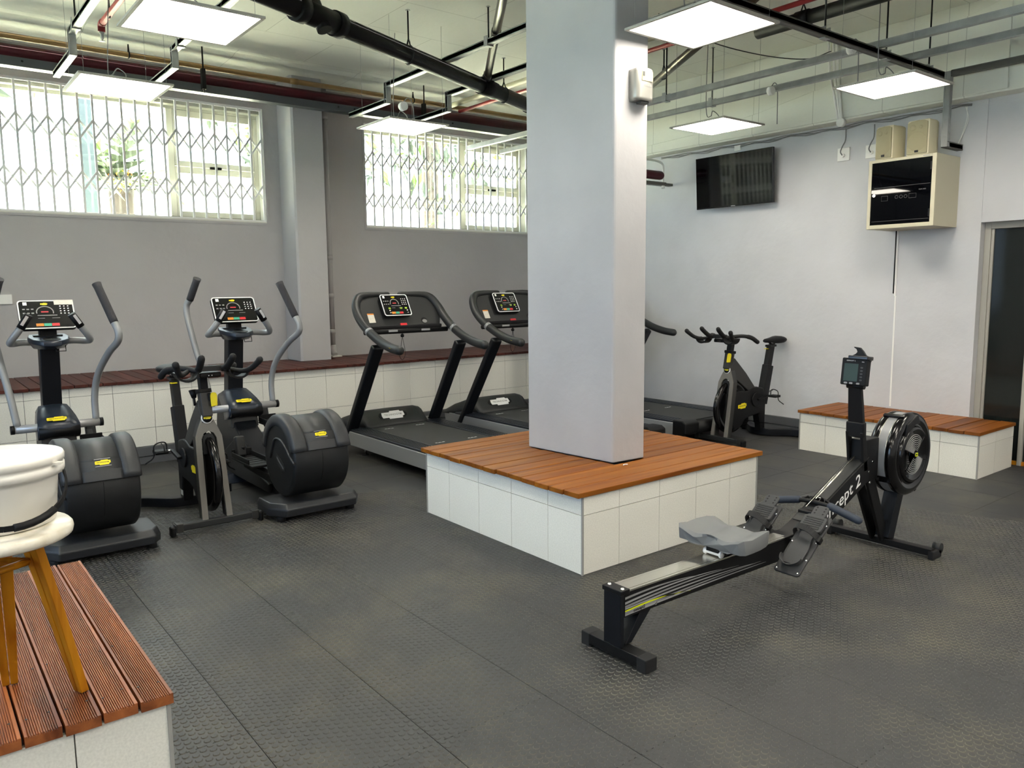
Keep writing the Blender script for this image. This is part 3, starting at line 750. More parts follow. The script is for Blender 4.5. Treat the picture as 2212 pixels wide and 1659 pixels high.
# ---------------------------------------------------------------- treadmill (front hood towards +Y)
def treadmill(label, loc):
    t = thing('treadmill', label, 'treadmill', loc, 0, 'treadmills in a row')
    W_ = .455
    MB().box(-.40, .40, .06, 2.0, .09, .17).build('frame', 'black', t, bevel=.01)
    for s_ in (-1, 1):
        x0, x1 = sorted((s_*.435, s_*W_))
        MB().prism([(.16, .075), (.13, .195), (1.90, .195), (2.04, .20), (2.02, .12), (1.9, .075)], 'x', x0, x1).build('side_panel', 'silver_paint', t, bevel=.006)
        x0, x1 = sorted((s_*.285, s_*.448)); b = MB()
        b.box(x0, x1, .10, 1.86, .165, .212); 
        sr = b.build('foot_rail', 'deck_rail', t, bevel=.006)
        rb_ = MB()
        for k in range(6): xr = x0+.02+k*.0235; rb_.box(xr, xr+.012, .14, 1.66, .212, .216)
        rb_.build('rib', 'deck_rail', sr)
        x0, x1 = sorted((s_*.27, s_*.462)); MB().prism([(.0, .115), (.0, .20), (.04, .222), (.15, .222), (.15, .085), (.04, .085)], 'x', x0, x1).build('rear_cap', 'black', t, bevel=.012, seg=3)
        for y in (.55, 1.55): MB().cyl((s_*.38, y, 0), (s_*.38, y, .08), .012, 10).build('leveller', 'chrome', t); MB().lathe([(0, 0), (.03, 0), (.03, .008), (.012, .016), (0, .016)], 16, M=Matrix.Translation((s_*.38, y, 0))).build('leveller_pad', 'rubber', t)
        MB().bar((s_*.418, 1.805, .07), (s_*.402, 1.235, .945), .10, .062, upv=(0, 1, .6)).build('upright', 'navy', t, bevel=.016, seg=3)
        # hand rail sweeping up into the ring
        P = catmull([(s_*.405, .885, .930), (s_*.407, 1.02, .945), (s_*.408, 1.18, .985), (s_*.412, 1.36, 1.06), (s_*.415, 1.50, 1.15), (s_*.405, 1.585, 1.24), (s_*.36, 1.64, 1.318), (s_*.28, 1.66, 1.348), (s_*.06, 1.668, 1.354)], 6)
        hr = MB().tube(P, [.036]*10+[.036]*(len(P)-22)+[.034, .033, .032, .031, .03, .028, .027, .026, .025, .024, .023, .022], 14, round_end=True).build('hand_rail', 'charcoal', t)
        MB().tube([Vector(P[17]), Vector(P[18])], .0368, 14).build('rail_joint', 'silver_paint', hr)
    MB().box(-.284, .284, .10, 1.72, .19, .205).build('belt', 'belt', t)
    MB().cyl((-.27, .075, .14), (.27, .075, .14), .062, 24).build('roller', 'black', t)
    for y in (.72, 1.52):
        for x in (-.20, .11):
            bt = MB()
            for k in range(5): bt.box(x+k*.017, x+k*.017+.0168, y, y+(.014 if k % 2 == 0 else .007), .2052, .2058)
            bt.build('belt_print', 'print_white', t)
    # motor hood
    rings = []
    for y, z, hw, e in ((1.63, .214, .27, 0), (1.655, .235, .30, .01), (1.745, .322, .30, .03), (1.79, .338, .30, .05), (1.86, .328, .335, .07), (1.96, .285, .38, .08), (2.05, .225, .42, .06), (2.085, .19, .43, .03)):
        zb = .19 if y > 1.66 else .206
        rings.append([Vector((-hw-e, y, zb)), Vector((-hw-e*.5, y, zb+(z-zb)*.55)), Vector((-hw, y, zb+(z-zb)*.88)), Vector((-hw+.06, y, z)), Vector((0, y, z+.004)), Vector((hw-.06, y, z)), Vector((hw, y, zb+(z-zb)*.88)), Vector((hw+e*.5, y, zb+(z-zb)*.55)), Vector((hw+e, y, zb))])
    hd = MB().loft(rings).build('motor_hood', 'charcoal', t)
    MB().box(-.45, .45, 1.72, 2.03, .17, .196).build('hood_base', 'black', t, bevel=.01)
    M_ = frame((-.02, 1.705, .287), (1, 0, 0), (0, .72, .70))
    MB().prism(rrect(.28, .062, .03), 'z', 0, .004, M=M_).build('badge_plate', 'black', t); badge(t, M_ @ Matrix.Translation((0, 0, .004)), .225, 'print_white', 'print_grey')
    # console ring, panel, crossbar
    pn = [(-.37, 0), (-.40, .08), (-.40, .17), (-.36, .25), (-.27, .295), (.27, .295), (.36, .25), (.40, .17), (.40, .08), (.37, 0)]
    Mp = frame((0, 1.505, 1.085), (1, 0, 0), (0, .50, .866))
    pa = MB().prism(pn, 'z', -.03, 0, M=Mp).build('panel', 'charcoal', t, bevel=.006)
    MB().prism([(.22+.03*math.cos(a), .045+.03*math.sin(a)) for a in [2*math.pi*k/20 for k in range(20)]], 'z', 0, .002, M=Mp).build('cup_well', 'black', pa)
    MB().prism([(.222+.024*math.cos(a), .038+.017*math.sin(a)) for a in [2*math.pi*k/20 for k in range(20)]], 'z', .002, .003, M=Mp).build('cup_floor', 'print_grey', pa)
    MB().box(-.315, -.255, .04, .125, 0, .0015, M=Mp).build('safety_label', 'label_paper', pa); MB().box(-.315, -.255, .115, .127, .0015, .002, M=Mp).build('label_header', 'orange', pa)
    MB().bar((-.37, 1.495, 1.078), (.37, 1.495, 1.078), .04, .028).build('ledge', 'black_soft', t, bevel=.006)
    MB().box(-.032, .032, -.012, .022, 0, .012, M=Mp).build('stop_key', 'red', t, bevel=.003)
    cb = MB().cyl((-.405, 1.45, 1.045), (.405, 1.45, 1.045), .021, 16).build('crossbar', 'black', t)
    for x in (-.19, .13): MB().bar((x, 1.4295, 1.05), (x+.085, 1.4295, 1.05), .016, .006, upv=(0, -1, 0)).build('pulse_sensor', 'silver', cb)
    Mc = frame((-.045, 1.555, 1.262), (1, 0, 0), (0, .50, .866)); console(t, Mc, .265, .205, False, True)
    MB().bar((-.045, 1.585, 1.22), (-.045, 1.62, 1.28), .12, .05).build('console_mount', 'black', t)
    # safety cord
    MB().lathe([(0, 0), (.014, .004), (.016, .02), (.008, .032), (0, .034)], 12, M=Matrix.Translation((-.05, 1.448, .99))).build('cord_clip', 'black', t)
    P = catmull([(-.05, 1.448, .995), (-.065, 1.445, .93), (-.085, 1.44, .84), (-.06, 1.44, .80), (-.03, 1.44, .85), (-.04, 1.445, .94), (-.05, 1.448, .995)], 6)
    MB().tube(P, .0022, 6).build('safety_cord', 'black', t)
    s_ = -1; badge(t, frame((s_*.438, .985, .937), (0, -1, -.12), (-.25, -.1, .97)), .062)
    return t
tm = treadmill('treadmill nearest the pillar, standing left of the plinth', (.888, 1.665, 0))
dup(tm, (2.085, 1.665, 0), 0, 'treadmill partly hidden by the left edge of the column')
dup(tm, (3.265, 1.665, 0), 0, 'treadmill behind the column with only its right handrail and rear deck showing')
# ---------------------------------------------------------------- indoor bike (handlebar towards -Y)
def spin_bike(label, loc, rz, f=1):
    t = thing('indoor_bike', label, 'exercise bike', loc, rz, 'indoor cycling bikes')
    fbm = MB().box(-.245, .245, -.024, .024, .028, .068).build('front_foot', 'charcoal', t, bevel=.006)
    for s_ in (-1, 1):
        MB().box(min(s_*.20, s_*.238), max(s_*.20, s_*.238), -.028, .028, .022, .074).build('foot_clamp', 'bike_dark', fbm, bevel=.004)
        MB().box(min(s_*.24, s_*.27), max(s_*.24, s_*.27), -.03, .026, .0, .062).build('foot_end', 'black', fbm, bevel=.012, seg=3)
    half = [(0, .700), (.024, .700), (.030, .655), (.055, .600), (.076, .545), (.079, .48), (.088, .068), (.054, .068), (.046, .47), (.044, .535), (.028, .565), (0, .578)]
    for nm, dz, dy0, dy1, m in (('fork', 0, -.012, .0, 'bike_grey'), ('fork_back', 0, .0, .058, 'bike_dark')):
        b = MB()
        for s_ in (1, -1):
            pts = [(x*s_, z) for x, z in half]; n = len(pts); V = []
            for a in (dy0, dy1):
                for x, z in pts: V.append((x*(1 if nm == 'fork' else .96), a+(z-.068)*.175, z))
            F = [list(range(n)), list(range(n, 2*n))]+[(i, (i+1) % n, n+(i+1) % n, n+i) for i in range(n)]
            b.add(V, F)
        fk = b.build(nm, m, t)
    def on_fork(z, y=-.0125): return y+(z-.068)*.175
    MB().prism([(x*.92, z) for x, z in [(.040, .50), (.038, .53), (.024, .556), (0, .566), (-.024, .556), (-.038, .53), (-.040, .50), (-.036, .44), (.036, .44)]], 'y', .075, .085).build('fork_insert', 'charcoal', t)
    c = Vector((0, on_fork(.655)-.001, .655)); Mb = frame(c, (1, 0, 0), (0, .175, 1))
    MB().lathe([(0, .006), (.028, .006), (.034, .004), (.035, 0)], 24, M=Mb).build('emblem', 'print_white', t); MB().lathe([(0, .0078), (.0285, .0078), (.029, .0055)], 24, M=Mb).build('emblem_face', 'black', t); badge(t, Mb @ Matrix.Translation((0, 0, .0078)), .044)
    # flywheel
    Mw = frame((0, .155, .315), (0, 1, 0), (0, 0, 1))
    w = MB().lathe([(.03, .018), (.17, .012), (.19, .016), (.205, .023), (.225, .022), (.237, .012), (.2385, .004), (.235, 0), (.2385, -.004), (.237, -.012), (.225, -.022), (.205, -.023), (.19, -.016), (.17, -.012), (.03, -.018)], 56, M=Mw).build('flywheel', 'black_gloss', t)
    MB().cyl((-.05, .155, .315), (.05, .155, .315), .032, 20).build('hub', 'black', w)
    # head tube, stem
    Vh = []
    MB().bar((0, .092, .66), (0, .128, .815), .058, .062, upv=(0, 1, 0), w2=.064).build('head_tube', 'bike_dark', t, bevel=.006)
    MB().bar((0, .126, .80), (0, .130, .824), .074, .074, upv=(0, 1, 0)).build('clamp_collar', 'black', t, bevel=.004)
    sm_ = MB().bar((0, .124, .81), (0, .148, .935), .046, .05, upv=(0, 1, 0)).build('stem', 'black_soft', t, bevel=.004)
    for k in range(6): MB().disc((.008, .124+(.834+k*.014-.81)*.192-.0252, .834+k*.014), .0035, (0, -1, .19), 8).build('stem_hole', 'print_grey', sm_)
    lv = MB().prism([(-.017, .0), (.019, .004), (.022, .066), (.017, .08), (0, .085), (-.012, .08), (-.016, .066)], 'z', 0, .014, M=frame((.036, .062, .722), (1, -.0, 0), (0, .16, 1))).build('lever', 'yellow', t, bevel=.004)
    MB().box(.012, .05, .068, .10, .755, .80).build('lever_clamp', 'black', t, bevel=.004)
    MB().tube([(-.02+.008*math.cos(a)+.058, .0635+.012*.16, .79+.010*math.sin(a)) for a in [k*.5 for k in range(8)]], .0016, 6).build('lever_arrow', 'print_black', lv)
    MB().tube([(-.035, .19, .72), (-.035, .21, .78)], .008, 10).build('brake_stem', 'black', t); MB().tube([(-.035, .20, .765), (-.035, .215, .81)], [.014, .026], 14).build('brake_knob', 'black', t)
    # diagonal tube and chain case
    Vd = []
    for y, z, hw, hh in ((.115, .715, .032, .085), (.30, .575, .032, .068), (.455, .445, .030, .045)): Vd.append([Vector((-hw, y-hh*.4, z-hh)), Vector((hw, y-hh*.4, z-hh)), Vector((hw, y+hh*.5, z+hh*.5)), Vector((-hw, y+hh*.5, z+hh*.5))])
    MB().loft(Vd, smooth=False).build('down_tube', 'bike_dark', t, bevel=.006)
    prof = [(.10, .30), (.13, .44), (.20, .455), (.36, .445), (.44, .47), (.50, .472), (.60, .45), (.635, .30), (.63, .12), (.56, .12), (.535, .215), (.40, .205), (.33, .19), (.26, .125), (.17, .10), (.12, .16)]
    MB().prism(prof, 'x', -.040, .040).build('chain_case', 'black', t, bevel=.012, seg=3)
    for s_ in (-1, 1):
        badge(t, frame((s_*.0402, .27, .315), (0, -s_, -.05) if s_ < 0 else (0, s_, .05), (0, -.05 if s_ < 0 else -.05, 1)), .125)
        MB().cyl((s_*.038, .475, .355), (s_*.052, .475, .355), .062, 28).build('crank_cover', 'black_soft', t)
        cy2, cz2 = .475+(.11 if s_ > 0 else -.0), .355+(.09 if s_ > 0 else -.0)
        ck = MB().bar((s_*.066, .475, .355), (s_*.072, .475-s_*f*.135, .355-s_*f*.03), .018, .028, upv=(1, 0, 0)).build('crank', 'black', t, bevel=.004)
        py_, pz_ = .475-s_*f*.135, .355-s_*f*.03
        MB().cyl((s_*.07, py_, pz_), (s_*.105, py_, pz_), .008, 10).build('pedal_axle', 'chrome', ck)
        pd = MB().box(min(s_*.105, s_*.185), max(s_*.105, s_*.185), py_-.04, py_+.04, pz_-.011, pz_+.011)
        pd = pd.build('pedal', 'black', t, bevel=.004)
        cg = MB().tube(catmull([(s_*.11, py_-.03, pz_), (s_*.112, py_-.085, pz_+.01), (s_*.145, py_-.10, pz_+.012), (s_*.178, py_-.085, pz_+.01), (s_*.18, py_-.03, pz_)], 4), .004, 6)
        cg.tube(catmull([(s_*.145, py_-.10, pz_+.01), (s_*.145, py_-.085, pz_+.05), (s_*.145, py_-.03, pz_+.058)], 4), .004, 6); cg.build('toe_cage', 'black', pd)
        MB().tube(catmull([(s_*.106, py_, pz_-.01), (s_*.11, py_, pz_+.05), (s_*.145, py_, pz_+.06), (s_*.182, py_, pz_+.04), (s_*.188, py_, pz_-.03), (s_*.235, py_+.015, pz_-.07)], 5), .0045, 6).build('strap', 'black', pd)
    # rear leg and swept rear foot
    MB().bar((0, .595, .16), (0, .61, .055), .062, .07, upv=(0, 1, 0)).build('rear_leg', 'black', t, bevel=.006)
    MB().box(-.0322, -.0312, .58, .625, .085, .14).build('warning_label', 'label_paper', t)
    P = catmull([(-.335, .80, .04), (-.22, .765, .04), (-.13, .68, .04), (-.06, .625, .04), (.06, .625, .04), (.13, .68, .04), (.22, .765, .04), (.335, .80, .04)], 5)
    b = MB(); rings = []
    for k, p in enumerate(P):
        d = (P[min(k+1, len(P)-1)]-P[max(k-1, 0)]).normalized(); s2 = Vector((-d.y, d.x, 0))
        rings.append([p+s2*.034-Vector((0, 0, .03)), p-s2*.034-Vector((0, 0, .03)), p-s2*.034+Vector((0, 0, .032)), p+s2*.034+Vector((0, 0, .032))])
    b.loft(rings, smooth=False).build('rear_foot', 'navy', t, bevel=.006)
    for s_ in (-1, 1): MB().cyl((s_*.30, .79, 0), (s_*.30, .79, .014), .022, 14).build('foot_pad', 'rubber', t)
    # seat post and saddle
    MB().bar((0, .625, .30), (0, .712, .655), .068, .088, upv=(0, 1, 0)).build('seat_sleeve', 'black_soft', t, bevel=.006)
    MB().bar((0, .70, .63), (0, .748, .835), .048, .066, upv=(0, 1, 0)).build('seat_post', 'black', t, bevel=.004)
    MB().box(-.03, .03, .70, .80, .825, .845).build('seat_slider', 'black', t, bevel=.004); MB().box(-.035, .005, .69, .72, .806, .811).build('seat_lever', 'yellow', t); MB().box(-.014, .014, .735, .80, .845, .88).build('seat_clamp', 'black', t, bevel=.004)
    MB().tube(catmull([(-.018, .70, .882), (-.018, .74, .862), (-.02, .79, .868), (-.03, .83, .888)], 5), .004, 8).build('saddle_rail', 'chrome', t); MB().tube(catmull([(.018, .70, .882), (.018, .74, .862), (.02, .79, .868), (.03, .83, .888)], 5), .004, 8).build('saddle_rail', 'chrome', t)
    rings = []
    for y, hw, z, th in ((.640, .014, .896, .022), (.66, .024, .904, .034), (.72, .034, .910, .044), (.78, .058, .916, .056), (.84, .080, .924, .066), (.89, .078, .920, .062), (.915, .05, .908, .044)):
        rings.append([Vector((hw*math.cos(a), y, z-th*.5+th*.5*math.sin(a) if math.sin(a) > 0 else z-th*.5+th*.6*math.sin(a))) for a in [2*math.pi*k/14 for k in range(14)]])
    MB().loft(rings).build('saddle', 'black_soft', t)
    # handlebar
    MB().box(-.062, .062, -.03, .16, .905, .935).build('bar_bracket', 'black', t, bevel=.008); MB().box(-.03, .03, .11, .19, .90, .95).build('bar_clamp', 'black', t, bevel=.006)
    MB().box(-.075, .065, -.04, .0, .945, .975).build('tablet_rest', 'black', t, bevel=.006); MB().box(-.07, .06, -.048, -.04, .945, .97).build('rest_lip', 'charcoal', t)
    for k in (-.012, .006): MB().cyl((k, -.032, .918), (k, -.029, .918), .003, 8).build('bolt', 'chrome', t)
    for s_ in (-1, 1):
        P = catmull([(s_*.205, .235, .905), (s_*.195, .16, .945), (s_*.165, .08, .962), (s_*.11, .02, .958), (s_*.085, -.04, .95), (s_*.075, -.07, .955)], 5)
        br = MB().tube(P, [.019]*8+[.016]*(len(P)-8), 12, round_end=True).build('side_bar', 'rubber', t)
        MB().tube(catmull([(s_*.072, -.03, .955), (s_*.078, -.085, .97), (s_*.085, -.15, 1.015), (s_*.087, -.165, 1.03)], 4), .0195, 12, round_end=True).build('inner_grip', 'rubber', t)
        MB().tube(catmull([(s_*.12, .0, .945), (s_*.165, -.06, .935), (s_*.20, -.12, .95), (s_*.225, -.175, .99), (s_*.232, -.19, 1.005)], 4), [.013, .015, .018, .0195], 12, round_end=True).build('outer_grip', 'rubber', t)
        rings = []
        for y in (-.10, -.02):
            rings.append([Vector((s_*(.145+.062*math.cos(a)), y, .948+.055*math.sin(a))) for a in [math.pi+math.pi*k/12 for k in range(13)]]+[Vector((s_*(.145+.054*math.cos(a)), y, .95+.045*math.sin(a))) for a in [2*math.pi-math.pi*k/12 for k in range(13)]])
        MB().loft(rings, smooth=False).build('elbow_pad', 'black', t)
    return t
spin_bike('indoor bike in front of the cross trainers, handlebar towards the viewer', (-1.135, 1.945, 0), 0)
spin_bike('indoor bike by the television wall, saddle towards the wall', (3.155, 1.57, 0), R(-90), -1)

# ---------------------------------------------------------------- rowing machine (flywheel towards +X)
t = thing('rowing_machine', 'black rowing machine with grey seat and round flywheel in the right foreground', 'rowing machine', (0, -.70, 0))
ft = MB().box(-.505, -.445, -.168, .168, .012, .055).build('rear_foot', 'black', t, bevel=.004)
for s_ in (-1, 1): MB().box(-.507, -.443, min(s_*.125, s_*.170), max(s_*.125, s_*.170), .0, .056).build('foot_cap', 'rubber', ft, bevel=.004)
MB().box(-.508, -.486, -.044, .044, .055, .262).build('rear_leg', 'navy', t, bevel=.003)
MB().prism([(-.47, .056), (-.435, .056), (-.305, .185), (-.375, .185)], 'y', -.035, .035).build('leg_brace', 'navy', t, bevel=.003)
ra, rbz = -.500, .68
def zt(x): return .2745-.012*(x+.5)
rail = []
for x in (-.486, .70): z = zt(x); rail.append([Vector((x, y, zz)) for y, zz in ((-.043, z-.105), (.043, z-.105), (.043, z-.006), (-.043, z-.006))])
rl = MB().loft(rail, smooth=False).build('rail', 'black', t, bevel=.002)
for y, hw, dz, m in ((0, .030, .0005, 'alu'), (-.038, .006, .0, 'alu'), (.038, .006, .0, 'alu')):
    MB().loft([[Vector((x, y-hw, zt(x)-.006)), Vector((x, y+hw, zt(x)-.006)), Vector((x, y+hw, zt(x)+dz)), Vector((x, y-hw, zt(x)+dz))] for x in (-.468, .69)], smooth=False).build('rail_track', m, rl)
MB().box(-.512, -.462, -.050, .050, .262, .281).build('end_stop', 'black', t, bevel=.003)
for y in (-.034, .034): MB().lathe([(0, .0045), (.006, .004), (.008, 0)], 12, M=Matrix.Translation((-.487, y, .281))).build('bolt', 'chrome', t)
MB().cyl((-.31, -.0445, .182), (-.31, -.041, .182), .007, 10).build('bolt', 'chrome', t)
# decal sweeps on the rail side
for k, (z0, z1, m, x1) in enumerate(((.245, .262, 'print_grey', -.05), (.226, .252, 'silver', .10), (.212, .240, 'print_grey', .22), (.202, .224, 'silver', .32), (.196, .210, 'yellow_c2', -.1), (.188, .204, 'print_grey', .38), (.181, .192, 'silver', .42))):
    N = 14; top = []; bot = []
    for i in range(N+1):
        u = i/N; x = -.482+(x1+.482)*u; zc_ = z0+(z1-z0)*(1-(1-u)**1.6)-.030*u*u*(1.0 if k < 5 else .4); hw = .0042*(1-u)**.7+.0003
        zl, zh = zt(x)-.103, zt(x)-.009
        top.append((x, min(max(zc_+hw, zl), zh))); bot.append((x, min(max(zc_-hw, zl), zh)))
    V = [(x, -.0437, z) for x, z in top]+[(x, -.0437, z) for x, z in bot]; F = [(i, i+1, N+2+i, N+1+i) for i in range(N)]
    MB().add(V, F).build('decal', m, rl)
letter(text_mesh('concept2', .017, .15, .0003, .0004), 'print_black', rl, frame((-.405, -.0440, .1875), (1, 0, .03), (0, 0, 1)))
# seat
rings = []
for x, zz, s1 in ((.055, 0, .90), (.075, .012, 1.0), (.13, .004, 1.0), (.19, .010, .98), (.25, .012, .92), (.288, .006, .84), (.30, -.004, .80)):
    top = []; hw = .168*s1
    for k in range(17):
        u = -1+k/8; bump = .020*math.cos(u*math.pi*1.0)*.0+.016*(abs(u)**2)-.012*math.exp(-((abs(u)-.48)/.26)**2)
        notch = .012*math.exp(-(u/.22)**2)*(1 if x > .1 else .3)
        top.append(Vector((x-(.030*math.exp(-(u/.2)**2) if x > .27 else 0)+(.035*math.exp(-(u/.28)**2) if x < .07 else 0), u*hw, .352+zz+bump+notch*.4)))
    bot = [Vector((p.x*.92+.014, p.y*1.02, .308+(.008 if abs(p.y) > .1 else 0))) for p in reversed(top)]
    rings.append(top+bot)
seat = MB().loft(rings).build('seat', 'seat_grey', t)
sd_ = seat.modifiers.new('bevel', 'BEVEL'); sd_.width = .006; sd_.segments = 2; sd_.limit_method = 'ANGLE'
cg = MB().box(.09, .25, -.03, .03, .288, .310).build('seat_carriage', 'black', t)
for x in (.10, .235): MB().lathe([(0, -.045), (.014, -.045), (.015, -.036), (.009, -.032), (.009, .032), (.015, .036), (.014, .045), (0, .045)], 16, M=Matrix.Translation((x, 0, zt(x)+.0155)) @ Matrix.Rotation(R(90), 4, 'X')).build('roller', 'print_white', cg)
# front boom
bm_ = [[Vector((x, y, z)) for y, z in ((-.045, z0), (.045, z0), (.045, z1), (-.045, z1))] for x, z0, z1 in ((.56, .150, .262), (.66, .150, .262), (.74, .165, .288), (1.30, .405, .530))]
bo = MB().loft(bm_, smooth=False).build('boom', 'black', t, bevel=.003)
MB().loft([[Vector((x, y, z)) for y, z in ((-.036, z0), (.036, z0), (.036, z0+.003), (-.036, z0+.003))] for x, z0 in ((.75, .293), (1.28, .522))], smooth=False).build('boom_top', 'charcoal', bo)
letter(text_mesh('Concept 2', .094, .28, .0004, .0004), 'print_white', bo, frame((1.005, -.0458, .337), (.56, 0, .24), (-.24, 0, .56)) @ Matrix.Diagonal((1.12, .92, 1, 1)))
MB().tube([(.885, 0, .375), (1.24, 0, .535)], .0045, 8).build('chain', 'alu', t)
MB().tube([(.80, .0, .352), (1.24, .018, .528)], .0016, 6).build('guide', 'alu', t)
# front legs and foot
for s_ in (-1, 1):
    MB().bar((1.285, s_*.034, .50), (1.525, s_*.026, .055), .016, .072, upv=(1, 0, .5)).build('front_leg', 'black', t, bevel=.003)
MB().bar((1.635, -.035, .40), (1.545, -.02, .055), .075, .07, upv=(1, 0, 0)).build('rear_strut', 'navy', t, bevel=.003)
ff = MB().box(1.515, 1.565, -.278, .278, .018, .052).build('front_foot', 'black', t, bevel=.003)
for s_ in (-1, 1):
    MB().box(1.512, 1.61, min(s_*.262, s_*.292), max(s_*.262, s_*.292), 0, .046).build('foot_cap', 'rubber', ff, bevel=.006)
    MB().cyl((1.60, s_*.255, .048), (1.60, s_*.292, .048), .026, 18).build('caster', 'charcoal', ff)
for y in (-.012, .012): MB().lathe([(0, .005), (.006, .004), (.007, 0)], 10, M=Matrix.Translation((1.528, y, .088))).build('bolt', 'chrome', t)
for x, z in ((1.30, .452), (1.312, .395), (1.335, .50)): MB().cyl((x, -.047, z), (x, -.043, z), .006, 10).build('bolt', 'chrome', t)
MB().box(1.26, 1.40, -.042, .042, .40, .62).build('flywheel_bracket', 'black', t, bevel=.006)
MB().box(1.38, 1.62, -.03, -.012, .42, .50).build('flywheel_arm', 'black', t)
# flywheel housing: axis along Y
cx_, cz_ = 1.612, .512
Mf = frame((cx_, 0, cz_), (1, 0, 0), (0, 0, 1))          # local z = -Y
rr = .222
fh = MB().lathe([(.03, -.030), (.17, -.030), (.200, -.022), (.214, -.006), (.2175, .004), (.2175, .022), (.213, .024), (.213, .074), (.2175, .076), (.221, .09), (.220, .100), (.212, .112), (.196, .120), (.178, .121), (.165, .112), (.148, .112), (.15, .12), (.138, .135), (.128, .125), (.05, .118)], 64, M=Mf).build('flywheel_housing', 'black_gloss', t)
MB().lathe([(.2142, .0245), (.2142, .0735)], 64, M=Mf).build('perforated_band', 'silver_paint', fh)
for r_ in (.2150,):
    for z in (.0255, .0725): MB().lathe([(r_, z-.001), (r_+.0014, z), (r_, z+.001)], 64, M=Mf).build('band_edge', 'alu', fh)
for k in range(10):
    a = [2*math.pi*i/40 for i in range(40)]; q = .026+.0098*k; z = .131-.00055*k*k*.22
    ang = [(R(65+a_*1.0)) for a_ in range(0, 150, 6)]
    for off in (0, 180):
        MB().tube([Mf @ Vector((q*math.cos(x+R(off)), q*math.sin(x+R(off)), z)) for x in [R(40+5*i) for i in range(25)]], .0024, 5).build('grille_bar', 'print_grey', fh)
for a_ in (40, 160, 220, 340): MB().bar(Mf @ Vector((.02*math.cos(R(a_)), .02*math.sin(R(a_)), .129)), Mf @ Vector((.13*math.cos(R(a_)), .13*math.sin(R(a_)), .127)), .003, .004).build('grille_spoke', 'black_gloss', fh)
MB().lathe([(0, .137), (.013, .137), (.016, .131)], 20, M=Mf).build('hub', 'black', fh)
letter(text_mesh('C2', .026, 0, .0004, .001), 'yellow_c2', fh, Mf @ Matrix.Translation((0, 0, .1375)))
for a_, w_ in ((112, .05), (-68, .05)):
    p = Vector((math.cos(R(a_)), math.sin(R(a_)), 0))
    MB().bar(Mf @ Vector((p.x*.220, p.y*.220, -.005)), Mf @ Vector((p.x*.222, p.y*.222, .105)), .016, .022, upv=(-p.y, 0, p.x)).build('shroud_clamp', 'black_gloss', fh, bevel=.004)
MB().bar(Mf @ Vector((-.19, -.115, -.01)), Mf @ Vector((-.19, -.115, .10)), .012, .03).build('shroud_tab', 'black_gloss', fh, bevel=.004)
MB().prism([(-.06, .135), (-.03, .19), (.09, .19), (.10, .135), (.05, .15)], 'z', .112, .128, M=Mf @ Matrix.Rotation(R(20), 4, 'Z')).build('damper_lever', 'black', fh, bevel=.004)
# monitor arm and monitor
fk_ = MB()
for y in (-.038, .038): fk_.bar((1.27, y, .46), (1.235, y, .665), .014, .038, upv=(1, 0, .2))
fk_.build('arm_fork', 'black', t, bevel=.003)
MB().bar((1.240, 0, .635), (1.236, 0, .715), .036, .094, upv=(0, 1, 0)).build('arm_hinge', 'black', t, bevel=.008)
ar = MB(); ar.loft([[Vector((x-.012, -w_, z)), Vector((x-.012, w_, z)), Vector((x+.016, w_, z)), Vector((x+.016, -w_, z))] for x, z, w_ in ((1.238, .70, .040), (1.212, .895, .033))], smooth=False); ar.build('monitor_arm', 'black', t, bevel=.005)
MB().cyl((1.21, -.048, .898), (1.21, .04, .898), .014, 14).build('monitor_hinge', 'black', t)
Mm = frame((1.188, -.0, .972), (0, -1, 0), (.12, 0, 1))      # faces the rower (-X)
mo = MB().box(-.066, .066, -.068, .068, -.04, 0, M=Mm).build('monitor', 'black_soft', t, bevel=.006)
MB().box(-.05, .022, -.048, .040, 0, .001, M=Mm).build('display', 'lcd', mo)
for k in range(5): MB().prism(rrect(.013, .008, .0035, 3), 'z', 0, .0015, M=Mm @ Matrix.Translation((.040, .022-k*.0155, 0))).build('key', 'pedal_grey', mo)
for x in (-.036, -.008, .028): MB().prism(rrect(.018, .009, .004, 3), 'z', 0, .0015, M=Mm @ Matrix.Translation((x, -.058, 0))).build('key', 'print_grey', mo)
letter(text_mesh('CONCEPT 2', .0085, 0, .0002), 'print_white', mo, Mm @ Matrix.Translation((-.018, .054, .0004))); letter(text_mesh('PM3', .007, 0, .0002), 'print_white', mo, Mm @ Matrix.Translation((.044, .050, .0004)))
MB().prism([(-.03, .060), (.072, .055), (.070, .075), (.045, .085), (.03, .105), (.012, .122), (-.018, .125), (-.018, .121), (-.004, .113), (.002, .10), (-.006, .09), (-.03, .076)], 'z', -.03, -.012, M=Mm).build('cradle', 'black', t, bevel=.003)
MB().box(-.03, .070, .062, .080, -.05, .012, M=Mm).build('cradle_shelf', 'black_gloss', t, bevel=.003)
